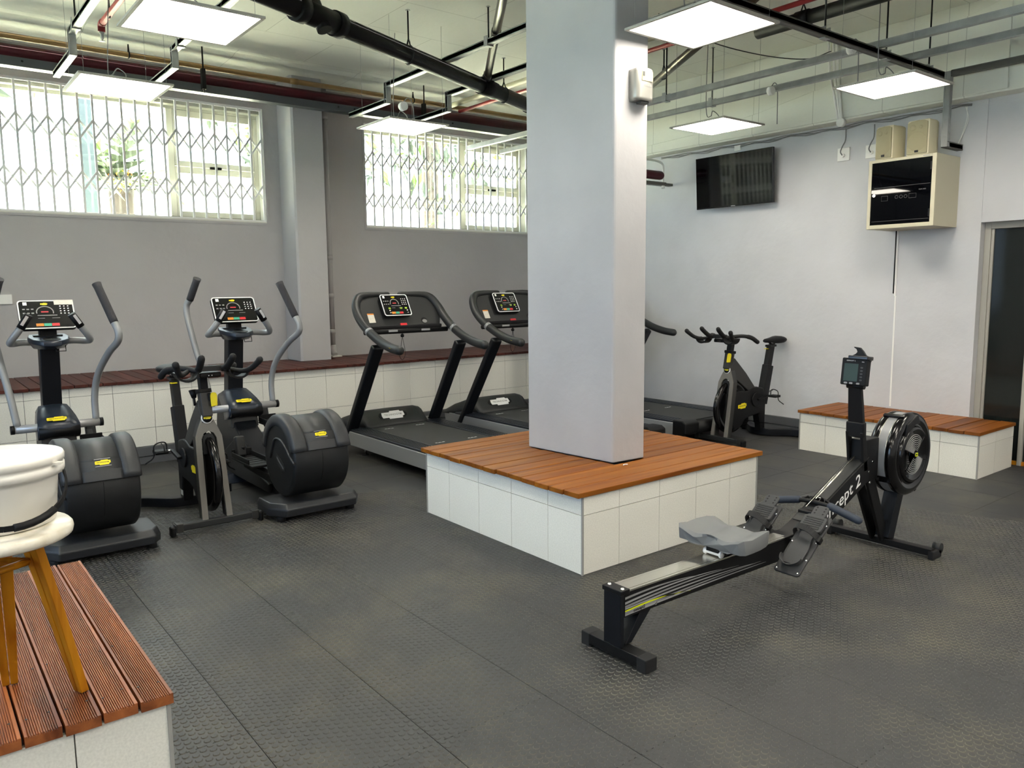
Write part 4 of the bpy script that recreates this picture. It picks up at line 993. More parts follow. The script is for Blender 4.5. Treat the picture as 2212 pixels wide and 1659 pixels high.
# handle
hb_ = [(.862, .228, .318), (.866, .15, .336), (.872, .085, .350)]
for s_ in (-1, 1):
    P = [(x, y*s_, z+.008) for x, y, z in hb_]
    MB().tube(catmull(P, 4), .0185, 14, round_end=True).build('handle_grip', 'blue_rubber', t)
hc = MB(); 
hc.add([], [])
arcA = [(.868-.0*1, y, .352+.004) for y in (-.09, -.045, 0, .045, .09)]
hc.tube(catmull([(.870, -.09, .357), (.868, -.05, .362), (.866, 0, .364), (.868, .05, .362), (.870, .09, .357)], 4), .011, 10)
hc.tube(catmull([(.874, -.095, .358), (.905, -.04, .372), (.918, 0, .376), (.905, .04, .372), (.874, .095, .358)], 4), .007, 8)
for y in (-.055, -.025, 0, .025, .055): hc.bar((.868, y, .362), (.918-abs(y)*.45, y*.75, .374), .004, .02)
hc.build('handle_yoke', 'black', t)
MB().tube([(.918+.012*math.cos(a), .012*math.sin(a), .378) for a in [2*math.pi*k/14 for k in range(14)]], .003, 6, closed=True).build('swivel', 'chrome', t)
MB().box(.80, .88, -.042, .042, .300, .332).build('handle_rest', 'black', t, bevel=.004)
# foot plates
for s_ in (-1, 1):
    Mfp = frame((.575, s_*.128, .252), (0, -1, 0), (.79, 0, .61))      # local x to the right, y up along plate, z towards the seat
    fp = MB().prism(rrect(.125, .34, .014), 'z', -.012, 0, M=Mfp).build('foot_plate', 'pedal_grey', t, bevel=.003)
    for x, y in ((-.052, -.155), (.05, -.155), (-.054, .0), (.054, .02), (-.052, .12), (.052, .12), (.054, -.08)): MB().lathe([(0, .003), (.004, .0025), (.0055, 0)], 10, M=Mfp @ Matrix.Translation((x, y, .0))).build('rivet', 'chrome', fp)
    # adjustable flexfoot: sole, heel cup, ribbed toe piece, tab with holes
    so_ = [(-.036, -.125), (.036, -.125), (.046, -.10), (.046, -.03), (.034, .02), (.034, .06), (-.034, .06), (-.034, .02), (-.046, -.03), (-.046, -.10)]
    sl = MB().prism(so_, 'z', .004, .014, M=Mfp).build('heel_sole', 'pedal_grey', fp, bevel=.003)
    rim = [Vector((.047*math.cos(a)*1.0, -.095+.045*math.sin(a), 0)) for a in [math.pi+math.pi*k/14 for k in range(15)]]
    MB().loft([[Mfp @ (p+Vector((0, 0, z_))*1.0+Vector((p.x*(z_-.01)*4, (p.y+.06)*(z_-.01)*3, 0))) for p in rim]+[Mfp @ (p*1.0+Vector((0, 0, z_))+Vector((p.x*(z_-.01)*4-p.x*.09, (p.y+.06)*(z_-.01)*3+.005, 0))) for p in reversed(rim)] for z_ in (.01, .034)], smooth=False).build('heel_cup', 'pedal_grey', fp)
    tp = MB().prism(rrect(.112, .085, .012), 'z', .006, .022, M=Mfp @ Matrix.Translation((0, .105, 0))).build('toe_piece', 'pedal_grey', fp, bevel=.003)
    for k in range(6): MB().box(-.042, .042, .075+k*.0115, .080+k*.0115, .022, .0245, M=Mfp).build('toe_rib', 'charcoal', tp)
    tb = MB().prism(rrect(.072, .075, .02), 'z', .008, .018, M=Mfp @ Matrix.Translation((0, .175, 0))).build('size_tab', 'pedal_grey', fp, bevel=.003)
    for x in (-.02, .02):
        for y in (.165, .182, .198): MB().disc(Mfp @ Vector((x, y, .0184)), .0045, Mfp.to_3x3() @ Vector((0, 0, 1)), 10).build('hole', 'black', tb)
    P = catmull([Mfp @ Vector(p) for p in ((-.066, .05, -.004), (-.060, .055, .03), (-.03, .05, .058), (.02, .045, .056), (.055, .035, .035), (.070, .03, .0))], 5); b = MB()
    for a, c_ in zip(P[:-1], P[1:]): b.bar(a, c_, .003, .03, upv=Mfp.to_3x3() @ Vector((0, 1, 0)))
    b.build('foot_strap', 'rubber', fp); MB().box(.058, .076, .015, .045, -.002, .022, M=Mfp).build('strap_buckle', 'black', fp, bevel=.002)
    MB().bar((.62, s_*.045, .235), (.62, s_*.13, .255), .05, .03).build('foot_bracket', 'black', t, bevel=.003)
# ================================================================ ceiling services
def strut(a, b, w=.042, h=.044, upv=(0, 0, 1)):
    m = MB().bar(a, b, w, h*.8, upv=upv); a, b = Vector(a), Vector(b); d = (b-a).normalized(); u = Vector(upv)
    if abs(d.dot(u)) > .98: u = Vector((0, 1, 0))
    x = d.cross(u).normalized(); z = x.cross(d)
    for s_ in (-1, 1):
        m.bar(a+z*s_*h*.42, b+z*s_*h*.42, w*1.12, h*.16, upv=upv)
        m.bar(a+x*s_*w*.36, b+x*s_*w*.36, w*.28, h*1.04, upv=upv)
    return m
def hanger(root, x, y, z, clamp=.02):
    MB().cyl((x, y, z+.02), (x, y, ZC), .006, 8).build('hanger_rod', 'black', root)
    MB().cyl((x, y, ZC-.004), (x, y, ZC), .016, 10).build('ceiling_plate', 'galv', root)
    b = MB().box(x-.028, x+.028, y-.02, y+.02, z+.018, z+.024)
    for s_ in (-1, 1): b.box(x+s_*.028-.0025, x+s_*.028+.0025, y-.02, y+.02, z-.03, z+.042)
    b.box(x-.03, x+.03, y-.02, y+.02, z-.03, z-.025)
    b.build('clamp', 'galv', root)
def rail_y(label, x, z, yfar, ynear, hang, mats='galv', drop=None):
    t = thing('strut_rail', label, 'ceiling rail', (0, 0, 0), 0, 'galvanised strut rails under the ceiling')
    strut((x, ynear, z), (x, yfar, z)).build('run', mats, t)
    if drop:
        zd, ye = drop
        strut((x, yfar-.018, z+.018), (x, yfar-.018, zd-.018), upv=(0, 1, 0)).build('drop', mats, t)
        strut((x, yfar-.036, zd), (x, ye, zd)).build('tail', mats, t)
    for y in hang: hanger(t, x, y, z)
    return t
rail_y('strut rail at the far left end of the ceiling', -1.40, 3.215, 3.74, -3.5, (3.55, 1.2), drop=(3.075, 4.44))
rail_y('strut rail ending right above the light in front of the left window', -.715, 3.215, 3.74, -3.5, (3.55, 1.0), drop=(3.095, 4.44))
rail_y('strut rail ending left of the light by the second window', 1.105, 3.215, 3.74, -3.5, (2.19, .2), drop=(3.075, 4.44))
rail_y('strut rail ending above the right half of the second window', 1.735, 3.215, 3.70, -3.5, (1.6, .0), drop=(3.075, 4.44))
rail_y('upper of the two strut rails crossing right of the column', 2.82, 3.0, 4.9, -3.5, (1.95, -.9))
rail_y('lower of the two strut rails crossing right of the column', 3.29, 3.0, 4.9, -3.5, (1.83, -.8))
t = thing('strut_rail', 'dark strut rail running to the right wall with a vertical post down to the speakers', 'ceiling rail', group='galvanised strut rails under the ceiling')
strut((-.4, .125, 2.962), (3.86, .125, 2.962)).build('run', 'galv_dark', t); strut((3.842, .075, 2.98), (3.842, .075, 2.43), upv=(0, 1, 0)).build('post', 'galv', t); strut((3.825, .075, 2.448), (XW-.002, .075, 2.448)).build('wall_arm', 'galv_dark', t)
for x in (2.2, 2.98, 3.62): hanger(t, x, .125, 2.962)
t = thing('strut_rail', 'dark strut rail leaving the frame at the right edge above the light', 'ceiling rail', group='galvanised strut rails under the ceiling')
strut((3.842, .05, 2.962), (3.842, -3.5, 2.962)).build('run', 'galv_dark', t); hanger(t, 3.842, -1.4, 2.962)
# pipes and tray along the window wall
def pipe(label, P, r, m, name='pipe', hang=(), joints=(), n=16):
    t = thing(name, label, 'pipe', (0, 0, 0)); MB().tube(P, r, n).build('run', m, t)
    for a, b in joints: MB().tube([a, b], r*1.14, n).build('coupling', m, t)
    for p in hang:
        x, y, z = p; MB().cyl((x, y, z+r+.05), (x, y, ZC), .006, 8).build('hanger_rod', 'black', t)
        MB().tube([(x, y+(r+.004)*math.sin(a), z+(r+.004)*math.cos(a)+(.05 if abs(math.cos(a)) > .97 and math.cos(a) > 0 else 0)) for a in [2*math.pi*k/16 for k in range(16)]], .006, 6, closed=True).build('clevis', 'black', t)
        MB().cyl((x, y, ZC-.004), (x, y, ZC), .018, 10).build('ceiling_plate', 'galv', t)
    return t
tr = thing('cable_tray', 'dark grey steel channel running above both windows', 'cable tray')
MB().box(XL+.02, 3.9, 4.452, 4.458, 3.10, 3.168).box(XL+.02, 3.9, 4.458, 4.545, 3.10, 3.106).box(XL+.02, 3.9, 4.54, 4.546, 3.10, 3.168).build('channel', 'tray_grey', tr)
for x in (-.286, 1.93): MB().cyl((x, 4.42, 3.09), (x, 4.42, ZC), .007, 8).build('hanger_rod', 'black', tr); MB().box(x-.016, x+.016, 4.405, 4.452, 3.12, 3.29).build('bracket', 'black', tr)
for x in (-1.62, .98, 1.15, 2.3): MB().cyl((x, 4.451, 3.14), (x, 4.445, 3.14), .009, 10).build('bolt', 'black', tr)
pipe('thick maroon pipe above the dark channel on the window wall', [(XL+.02, 4.60, 3.235), (3.9, 4.60, 3.235)], .058, 'maroon', 'fire_pipe', hang=((-2.6, 4.60, 3.235),))
pipe('thin tan pipe close under the ceiling along the window wall', [(XL+.02, 4.64, 3.362), (3.9, 4.64, 3.362)], .024, 'brown_gold', 'water_pipe', joints=(((.58, 4.64, 3.362), (.66, 4.64, 3.362)), ((2.33, 4.64, 3.362), (2.46, 4.64, 3.362))), hang=((-.82, 4.64, 3.362), (1.934, 4.64, 3.362)))
pipe('cream branch pipe running out from the tan pipe behind the column', [(2.395, 4.60, 3.365), (2.395, .9, 3.375)], .026, 'cream_cab', 'branch_pipe')
D0, D1 = Vector((-2.9, 1.125, 3.16)), Vector((3.86, 3.94, 3.14)); dd = (D1-D0).normalized()
def on_d(x): return D0+(D1-D0)*((x-D0.x)/(D1.x-D0.x))
bp_ = pipe('fat black waste pipe crossing the ceiling diagonally', [D0, D1], .064, 'pipe_black', 'waste_pipe', hang=((.667, on_d(.667).y, 3.148), (2.0, on_d(2.0).y, 3.145)),
     joints=((on_d(-.42), on_d(-.36)), (on_d(-.36), on_d(-.05)), (on_d(1.62), on_d(1.84)), (on_d(2.42), on_d(2.5))))
MB().tube([on_d(-.42), on_d(-.35)], .083, 20).build('coupling', 'pipe_black', bp_); MB().tube([on_d(-.1), on_d(-.03)], .083, 20).build('coupling', 'pipe_black', bp_)
c_ = on_d(-.22); MB().tube([c_, c_+Vector((.02, -.03, -.085))], .05, 16).build('access_cap', 'pipe_black', bp_); MB().tube([c_, c_+Vector((-.02, .03, .09))], .045, 16).build('access_cap', 'pipe_black', bp_)
c_ = on_d(1.73); MB().tube([c_, c_+Vector((-.02, -.05, .09))], .055, 18).build('branch_socket', 'pipe_black', bp_)
pipe('dark steel pipe joining the black waste pipe left of the column', [(1.70, 3.02, 3.20), (.72, 1.50, 3.30), (-.9, -1.0, 3.34)], .032, 'pipe_steel', 'vent_pipe', joints=(((1.12, 2.12, 3.26), (1.08, 2.06, 3.264)), ((1.66, 2.96, 3.205), (1.60, 2.87, 3.21))))
pipe('dark steel pipe slanting down behind the right side of the column', [(3.75, 3.44, 3.24), (2.0, .46, 3.27)], .034, 'pipe_steel', 'vent_pipe', hang=((2.98, 2.12, 3.253),))
rp = pipe('thin red sprinkler pipe above the rails right of the column', [(2.46, 4.55, 3.30), (2.46, -3.0, 3.30)], .018, 'red_pipe', 'sprinkler_pipe', n=12)
pipe('black pipe beside the red sprinkler pipe at the upper right', [(2.63, .92, 3.25), (2.63, -3.0, 3.25)], .048, 'pipe_black', 'waste_pipe', joints=(((2.63, .60, 3.25), (2.63, .50, 3.25)),), hang=((2.63, .55, 3.25),))
lp = pipe('short red sprinkler pipe with a brass head at the upper left', [(-1.205, 3.70, 3.30), (-1.205, -3.0, 3.30)], .022, 'red_pipe', 'sprinkler_pipe', hang=((-1.205, 3.45, 3.30),), n=12)
MB().tube(catmull([(-1.205, 3.66, 3.30), (-1.205, 3.715, 3.295), (-1.205, 3.725, 3.25)], 4), .025, 12).build('elbow', 'red_pipe', lp); MB().lathe([(0, 0), (.022, 0), (.004, .004), (.012, .02), (.012, .05), (.018, .052), (.018, .07), (0, .07)], 12, M=Matrix.Translation((-1.205, 3.725, 3.185))).build('sprinkler_head', 'galv', lp)
# ceiling light panels
def light(label, x, y, wires, plug=None):
    t = thing('light_panel', label, 'ceiling light', (x, y, 2.70), 0, 'square hanging light panels'); h = .272
    f = MB(); f.box(-h, h, -h, -h+.018, 0, .012); f.box(-h, h, h-.018, h, 0, .012); f.box(-h, -h+.018, -h+.018, h-.018, 0, .012); f.box(h-.018, h, -h+.018, h-.018, 0, .012); f.box(-h+.018, h-.018, -h+.018, h-.018, .0075, .012)
    f.build('frame', 'panel_frame', t)
    MB().box(-h+.018, h-.018, -h+.018, h-.018, .002, .0074).build('diffuser', 'panel_light', t)
    for sx in (-1, 1):
        for sy in (-1, 1): MB().cyl((sx*.235, sy*.235, .011), (sx*.235, sy*.235, wires), .0012, 5).build('wire', 'galv', t)
    MB().box(-.06, .07, -.03, .03, .012, .036).build('driver', 'white_paint', t)
    P = catmull([(.04, 0, .036), (.06, .03, .10), (.02, .06, .14), (-.02, .05, .09), (-.03, .09, .16), (.02, .12, wires)], 5); MB().tube(P, .0035, 6).build('cable', 'print_grey', t)
    if plug:
        px_, py_, pz_ = plug; MB().cyl((px_, py_-.02, pz_), (px_, py_+.02, pz_), .034, 18).build('plug_socket', 'white_paint', t)
        MB().tube(catmull([(px_, py_, pz_+.03), (px_+.05, py_, pz_+.07), (px_+.09, py_, pz_+.02), (px_+.10, py_, .02)], 5), .004, 6).build('plug_lead', 'print_grey', t)
    return t
light('hanging light panel at the top left, nearest on that side', -1.29, 1.41, .765)
light('hanging light panel in front of the left window', -1.29, 2.975, .765)
light('hanging light panel in front of the window beside the column', .825, 2.995, .765, (-.05, -.10, .14))
light('hanging light panel overlapping the top right edge of the column', .78, -.04, .765)
light('hanging light panel above the television', 2.92, 1.49, .765, (.30, -.30, .27))
light('hanging light panel above the loudspeakers', 2.785, -.03, .765, (-.2, .19, .25))
for i, (x, y) in enumerate(((-3.4, 1.41), (-1.29, -1.1), (.8, -1.8), (2.8, -1.8), (-3.4, -1.1), (-3.4, -3.0), (-1.29, -3.0), (.8, -3.1), (2.8, -3.1), (-3.4, -4.5), (-1.29, -4.5), (.8, -4.5), (2.8, -4.5))): light('added light panel out of view, brightening the room', x, y, .765)  # unseen panels added for more light from behind the viewer
# conduits and cables on the right wall
t = thing('conduit_group', 'white conduits running down the beam to a round box left of the sockets', 'conduit', group=None); xb = XW-.182
for k, (y0, y1) in enumerate(((1.10, .985), (1.06, .97), (1.03, .955))): MB().tube([(xb-.014, y0, ZC), (xb-.014, y0-.02, 3.2), (xb-.014, y1, 2.80), (xb-.004, y1, 2.775)], .011, 8).build('conduit', 'white_paint', t)
MB().cyl((xb-.02, .965, 2.765), (xb+.02, .965, 2.765), .036, 20).build('junction_box', 'white_paint', t)
t = thing('wall_cable', 'grey cables clipped under the beam behind the television and sockets', 'cable'); 
for k, (z, amp) in enumerate(((2.757, .006), (2.748, .010), (2.765, .004))):
    P = [(XW-.01-.004*k, 3.1-3.1*i/40, z+amp*math.sin(i*1.3+k)+.004*math.sin(i*.7)) for i in range(41)]; MB().tube(P, .0045, 6).build('strand', 'print_grey', t)
def socket(label, y, z, s=.112):
    t = thing('wall_socket', label, 'socket', (XW, y, z)); MB().box(-.012, 0, -s/2, s/2, -s/2, s/2).build('plate', 'white_paint', t, bevel=.004)
    p = MB().cyl((-.012, .0, -.01), (-.03, .0, -.01), .016, 14).build('plug', 'white_paint', t)
    MB().tube(catmull([(-.03, 0, -.01), (-.04, .012, .02), (-.02, .006, .07), (-.008, -.012, .12), (-.008, -.012, .22)], 5), .005, 6).build('lead', 'print_grey', t)
    return t
socket('white wall socket with a cable, farther from the speakers', 1.03, 2.527); socket('white wall socket half hidden by the left speaker', .775, 2.518)
t = thing('wall_socket', 'small white box on the wall above the television', 'socket', (XW, 2.13, 2.735)); MB().box(-.02, 0, -.035, .035, -.025, .025).build('plate', 'white_paint', t, bevel=.003)
t = thing('hanging_cord', 'white cords hanging beside the vertical post on the right wall', 'cord'); 
for k in (0, .012): MB().tube(catmull([(XW-.012, .035+k, 2.76), (XW-.014, .03-k, 2.66), (XW-.012, .055-k*.5, 2.56), (XW-.05, .07, 2.47)], 6), .003, 6).build('strand', 'white_paint', t)
t = thing('surface_conduit', 'slim conduit running down the wall below the grey cabinet', 'conduit'); MB().box(XW-.010, XW, .515, .527, 1.30, 1.838).build('duct', 'white_paint', t); MB().box(XW-.004, XW, .512, .524, .36, 1.30).build('patched_chase', 'white_paint', t)
MB().cyl((XW-.012, .533, 1.32), (XW-.012, .533, 1.84), .005, 8).build('cable', 'black', t)
t = thing('ceiling_cable', 'thin cable sagging across the ceiling above the television', 'cable'); MB().tube(catmull([(2.2, 1.5, 3.45), (2.8, 1.5, 3.36), (3.3, 1.35, 3.30), (3.65, 1.15, 3.28), (3.88, 1.06, 3.36)], 8), .004, 6).build('strand', 'charcoal', t)
# stub of tray, maroon pipe and hose right of the column
t = thing('tray_stub', 'dark channel end with a red pipe and grey hose right beside the column', 'cable tray', (0, 2.98, 0)); MB().box(3.3, 3.99, -.035, .035, 2.452, 2.485).build('channel', 'galv_dark', t); MB().tube([(3.3, .0, 2.556), (3.93, .0, 2.556)], .045, 14, round_end=True).build('pipe_end', 'maroon', t)
MB().tube(catmull([(3.5, -.02, 2.70), (3.80, -.02, 2.70), (3.93, -.02, 2.68), (3.955, -.02, 2.62), (3.955, -.02, 2.49), (3.955, -.02, 2.44)], 6), .011, 10).build('hose', 'white_paint', t); MB().cyl((3.955, -.02, 2.45), (3.955, -.02, 2.425), .018, 12).build('hose_end', 'white_paint', t)
MB().box(3.99, XW, -.03, .03, 2.455, 2.48).build('wall_fixing', 'galv_dark', t)
# ---- television
tv = thing('television', 'black flat television tilted down on the right wall', 'television', (XW, 2.10, 2.42))
Mt = Matrix.Translation((-.10, 0, 0)) @ Matrix.Rotation(R(-3.5), 4, 'Y')
MB().box(-.018, .012, -.444, .444, -.252, .252, M=Mt).build('case', 'black_gloss', tv, bevel=.003)
MB().box(-.0195, -.018, -.436, .436, -.238, .244, M=Mt).build('screen', 'tv_screen', tv)
MB().box(-.0188, -.0182, -.03, .03, -.2445, -.2425, M=Mt).build('logo', 'print_white', tv) if False else letter(text_mesh('SAMSUNG', .011, 0, .0003), 'print_white', tv, Mt @ frame((-.0188, 0, -.2455), (0, -1, 0), (0, 0, 1)))
MB().box(.012, .06, -.2, .2, -.14, .14, M=Mt).build('back_shell', 'black', tv, bevel=.01); MB().box(-.05, -.001, -.12, .12, -.1, .1).build('wall_bracket', 'black', tv)
# ---- equipment cabinet with speakers
x0, y0, y1, z0, z1 = 3.70, .066, .588, 1.838, 2.376
cb_ = thing('equipment_cabinet', 'beige wall cabinet with a dark glass door under the speakers', 'cabinet', (XW, (y0+y1)/2, z0)); oy = (y0+y1)/2; d_ = XW-x0; H = z1-z0; hw = (y1-y0)/2
b = MB(); b.box(-d_+.012, 0, -hw, -hw+.012, 0, H); b.box(-d_+.012, 0, hw-.012, hw, 0, H); b.box(-d_+.012, 0, -hw+.012, hw-.012, 0, .012); b.box(-d_+.012, 0, -hw+.012, hw-.012, H-.012, H); b.box(-.012, 0, -hw+.012, hw-.012, .012, H-.012); b.build('body', 'cream_cab', cb_)
b = MB(); b.box(-d_-.004, -d_+.012, -hw, -hw+.031, 0, H); b.box(-d_-.004, -d_+.012, hw-.026, hw, 0, H); b.box(-d_-.004, -d_+.012, -hw+.031, hw-.026, 0, .03); b.box(-d_-.004, -d_+.012, -hw+.031, hw-.026, H-.022, H); fr = b.build('front_frame', 'cream_cab', cb_, bevel=.002)
MB().box(-d_+.0015, -d_+.006, -hw+.031, hw-.026, .03, H-.022).build('glass_door', 'cab_glass', cb_)
for z in (.07, .42): MB().box(-d_-.008, -d_, -hw+.030, -hw+.042, z, z+.06).build('hinge', 'black', fr)
MB().cyl((-d_+.002, hw-.055, .262), (-d_-.012, hw-.055, .262), .012, 16).build('lock', 'chrome', fr)
MB().box(-d_-.005, -d_-.004, -hw+.05, -hw+.10, H-.014, H-.009).build('maker_plate', 'print_grey', fr)
gx = -d_+.0012
for (a, c_, e, f_) in ((.10, .17, .205, .248),): pass
b = MB()
for y in (.03, -.005, -.04):
    b.tube([(gx, y+.012*math.cos(q), .238+.012*math.sin(q)) for q in [2*math.pi*k/14 for k in range(14)]], .0008, 4, closed=True)
for (ya, yb, za, zb) in ((-.12, -.065, .222, .254), (.10, .15, .215, .252)):
    b.tube([(gx, ya, za), (gx, yb, za), (gx, yb, zb), (gx, ya, zb)], .0008, 4, closed=True)
b.build('amplifier_print', 'print_grey', cb_)
MB().box(gx-.0008, gx, -hw+.04, hw-.04, .056, .060).build('rack_edge', 'pedal_grey', cb_); MB().box(gx-.0008, gx, -hw+.04, hw-.05, .318, .322).build('rack_edge', 'pedal_grey', cb_)
letter(text_mesh('PLM-1000', .013, 0, .0003), 'print_grey', cb_, frame((gx-.0008, -.165, .280), (0, -1, 0), (0, 0, 1)))
def speaker(label, y, rz, w, h):
    t = thing('loudspeaker', label, 'loudspeaker', (3.80, y, z1+.001), rz, 'cream loudspeakers on the cabinet')
    out = [(-.10, -w*.5), (-.105, 0), (-.10, w*.5), (.02, w*.5), (.08, w*.38), (.10, w*.2), (.10, -w*.2), (.08, -w*.38), (.02, -w*.5)]
    MB().loft([[Vector((x, yy, 0)) for x, yy in out], [Vector((x, yy, h-.012)) for x, yy in out], [Vector((x*.94-.002, yy*.94, h)) for x, yy in out]], smooth=False).build('case', 'cream', t, bevel=.006)
    g = MB().prism([(-w*.46, .008), (w*.46, .008), (w*.46, h-.022), (w*.3, h-.010), (0, h-.006), (-w*.3, h-.010), (-w*.46, h-.022)], 'x', -.1135, -.1045).build('grille', 'cream_grille', t, bevel=.003)
    Mg = frame((-.1138, 0, h*.38), (0, -1, 0), (0, 0, 1)); MB().lathe([(0, .0018), (w*.40, .0018), (w*.42, 0)], 32, M=Mg).build('woofer', 'cream_grille', g)
    for yy, r_ in ((w*.2, w*.13), (-w*.16, w*.08)): MB().lathe([(0, .002), (r_*.8, .003), (r_, 0)], 20, M=frame((-.1138, yy, h*.78), (0, -1, 0), (0, 0, 1))).build('tweeter', 'cream_grille', g)
    MB().box(-.116, -.1136, -.014, .014, .018, .034).build('name_plate', 'black', g)
    return t
speaker('cream loudspeaker on the cabinet, left of the pair', .458, R(-9), .145, .255); speaker('cream loudspeaker on the cabinet, right one next to the metal post', .210, R(-3), .168, .26)
# ---- dispenser on the column
ds = thing('air_freshener', 'silver automatic dispenser high on the column', 'dispenser', (.705, .3195, 2.385), R(-4.5)); w = .064
out = lambda k: [(-w*k, 0), (-w*k, -.045), (-w*.85*k, -.058), (-w*.4*k, -.066), (w*.4*k, -.066), (w*.85*k, -.058), (w*k, -.045), (w*k, 0)]
MB().loft([[Vector((x, y, z)) for x, y in out(k)] for k, z in ((.92, .0), (1., .02), (1., .15), (.97, .163), (.85, .168))]).build('shell', 'dispenser', ds)
MB().box(-.03, .048, -.0685, -.064, .10, .152).build('window', 'cream_grille', ds, bevel=.004); MB().box(-.026, -.012, -.0695, -.068, .125, .148).build('nozzle', 'charcoal', ds)
MB().box(-.03, .03, -.058, -.02, -.014, .002).build('base', 'charcoal', ds, bevel=.004); letter(text_mesh('OSCAR', .017, 0, .0003), 'print_grey', ds, frame((.012, -.067, .078), (1, 0, 0), (0, 0, 1)))
# ---- drain pipe beside the pillar, wall box, plug, scrap
t = thing('drain_pipe', 'grey painted pipe running down the wall right of the pillar', 'pipe', (1.105, 5.035, .69)); MB().tube([(0, 0, .10), (0, 0, 2.76)], .028, 14).build('run', 'plaster', t)
for z in (.24, .62, 1.02, 2.45): MB().cyl((0, 0, z), (0, 0, z+.05), .034, 14).build('collar', 'plaster', t)
MB().tube(catmull([(0, 0, .12), (.0, -.01, .06), (.0, -.04, .02)], 5), .034, 12).build('elbow', 'plaster', t); MB().box(-.045, .06, -.09, .03, 0, .012).build('foot_mortar', 'white_reveal', t)
for x, zt_ in ((.012, 3.4),): pass
t = thing('surface_conduit', 'painted slim conduit in the corner left of the drain pipe', 'conduit'); MB().cyl((1.045, 5.06, .70), (1.045, 5.06, 3.42), .012, 10).build('run', 'plaster', t)
t = thing('wall_socket', 'white wall box at the left edge of the picture', 'socket', (-1.80, YW, 1.345)); MB().box(-.045, .045, -.018, 0, -.04, .04).build('plate', 'white_paint', t, bevel=.004)
t = thing('power_plug', 'black plug in a white socket on the skirting between two treadmills', 'plug', (1.99, 4.082, .108)); MB().box(-.03, .03, -.006, 0, -.028, .03).build('socket_plate', 'white_paint', t); MB().box(-.02, .02, -.034, -.006, -.025, .018).build('plug_body', 'black', t, bevel=.004); MB().tube(catmull([(0, -.02, -.02), (.005, -.03, -.06), (.03, -.04, -.095), (.10, -.05, -.10)], 5), .004, 6).build('lead', 'black', t)
tag(MB().tube([(.565+.014*math.cos(a), .252+.010*math.sin(a), .4255) for a in [k*.33 for k in range(10)]], .003, 6).build('plastic_ring', 'print_white'), 'small white plastic ring scrap on the timber beside the column', 'scrap')
# ---- outdoors behind the windows
gr = struct(MB().box(-14, 16, YW+WT+.05, 26, 1.60, 1.70).build('ground', 'pale_ground'))  # unseen ground, made pale to bounce daylight up to the ceiling
def leaves(name, c, rad, n, size, m, par, seed):
    rnd = random.Random(seed); b = MB()
    for _ in range(n):
        while True:
            v = Vector((rnd.uniform(-1, 1), rnd.uniform(-1, 1), rnd.uniform(-1, 1)))
            if v.length < 1: break
        p = Vector(c)+Vector((v.x*rad[0], v.y*rad[1], v.z*rad[2])); q = Euler((rnd.uniform(0, 6), rnd.uniform(0, 6), rnd.uniform(0, 6))).to_matrix(); s_ = size*rnd.uniform(.6, 1.2)
        b.add([p+q @ Vector(k) for k in ((-s_, 0, 0), (0, -s_*.35, .01), (s_, 0, 0), (0, s_*.35, .01))], [(0, 1, 2, 3)])
    return b.build(name, m, par)
def tree(label, x, y, h, r, spread, n, seed, lean=0):
    t = thing('tree', label, 'tree', (x, y, 1.7)); MB().tube(catmull([(0, 0, -.05), (.05+lean*.3, 0, h*.4), (lean, .05, h)], 5), [r, r*.6], 12).build('trunk', 'bark', t)
    rnd = random.Random(seed)
    for k in range(4):
        a = Vector((lean*(.4+.15*k), 0, h*(.45+.12*k))); MB().tube(catmull([a, a+Vector((rnd.uniform(-.6, .6), rnd.uniform(-.4, .4), .4)), a+Vector((rnd.uniform(-1.2, 1.2), rnd.uniform(-.6, .6), .8))], 4), [r*.35, r*.1], 8).build('branch', 'bark', t)
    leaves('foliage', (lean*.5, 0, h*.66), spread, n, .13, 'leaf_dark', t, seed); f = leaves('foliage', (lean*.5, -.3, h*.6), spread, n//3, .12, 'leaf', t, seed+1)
    return t
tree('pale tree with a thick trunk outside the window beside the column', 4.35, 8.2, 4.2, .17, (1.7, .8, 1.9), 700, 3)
tree('leafy tree outside the left edge of the second window', 2.0, 8.6, 4.2, .05, (1.2, .6, 1.6), 500, 5, .2)
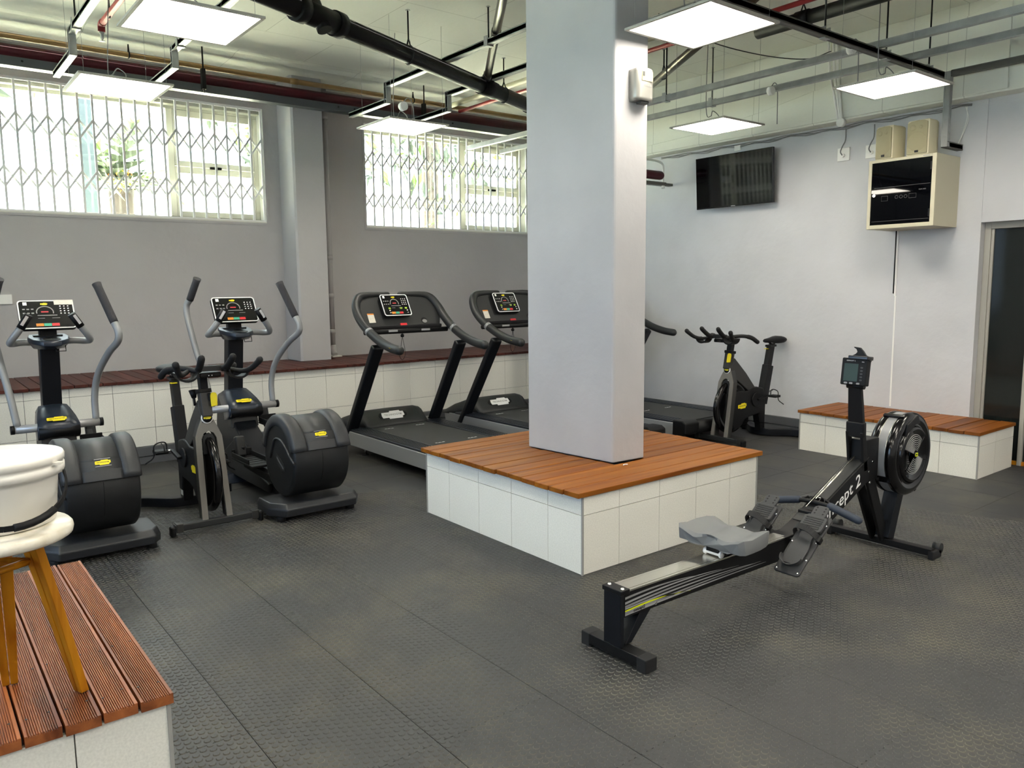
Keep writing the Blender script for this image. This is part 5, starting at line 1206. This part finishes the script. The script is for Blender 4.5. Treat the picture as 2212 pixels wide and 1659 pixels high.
tree('bare leaning tree outside the left window', -2.3, 9.2, 4.6, .13, (1.3, .6, .9), 160, 8, 1.3)
t = thing('palm', 'palm with orange fruit outside the left window', 'palm', (-.20, 8.1, 1.7)); MB().tube([(0, 0, 0), (0, 0, .95)], [.13, .15], 12).build('trunk', 'bark', t)
rnd = random.Random(4)
for k in range(26):
    a = 2*math.pi*k/26+rnd.uniform(-.1, .1); el = rnd.uniform(.1, 1.35); L_ = rnd.uniform(.9, 1.25); d = Vector((math.cos(a)*math.cos(el), math.sin(a)*math.cos(el), math.sin(el)))
    P = [Vector((0, 0, .95))+d*L_*s_-Vector((0, 0, .55*s_*s_*(1.2-math.sin(el)))) for s_ in [i/6 for i in range(7)]]; b = MB()
    for i in range(1, 7):
        tn = (P[i]-P[i-1]).normalized(); sd = tn.cross(Vector((0, 0, 1))).normalized()
        for sg in (-1, 1):
            q = P[i]; e_ = q+sd*sg*.30*(1.15-i/7)+tn*.16-Vector((0, 0, .05)); b.add([q-tn*.05, e_, q+tn*.05], [(0, 1, 2)])
    b.tube(P, [.008, .002], 5); b.build('frond', 'leaf_dark' if k % 3 else 'leaf', t)
leaves('fruit', (0, -.15, 1.05), (.18, .15, .14), 60, .035, 'flower', t, 9)
t = thing('steel_post', 'blue-grey steel post outside the left window', 'post', (-.76, 7.0, 1.7)); MB().box(-.07, .07, -.05, .05, 0, 4.2).build('shaft', 'post_blue', t); MB().box(-.14, .14, -.12, .12, 0, .03).build('base_plate', 'post_blue', t)
t = thing('utility_box', 'blue-grey cabinet outside the lower left corner of the window', 'box', (-2.15, 7.6, 1.7)); MB().box(-.13, .13, -.1, .1, 0, .75).build('body', 'post_blue', t, bevel=.01); MB().box(-.11, .11, -.106, -.1, .06, .68).build('door', 'post_blue', t)
struct(MB().box(XL-14, XL-.6, -9, 9, .2, .3).build('ground_side', 'pale_ground'))

# ---------------------------------------------------------------- one uniform scale to metres
for o in bpy.data.objects:
    if o.parent is None and o.type in ('MESH', 'EMPTY'):
        o.location = o.location*S; o.scale = (S, S, S)
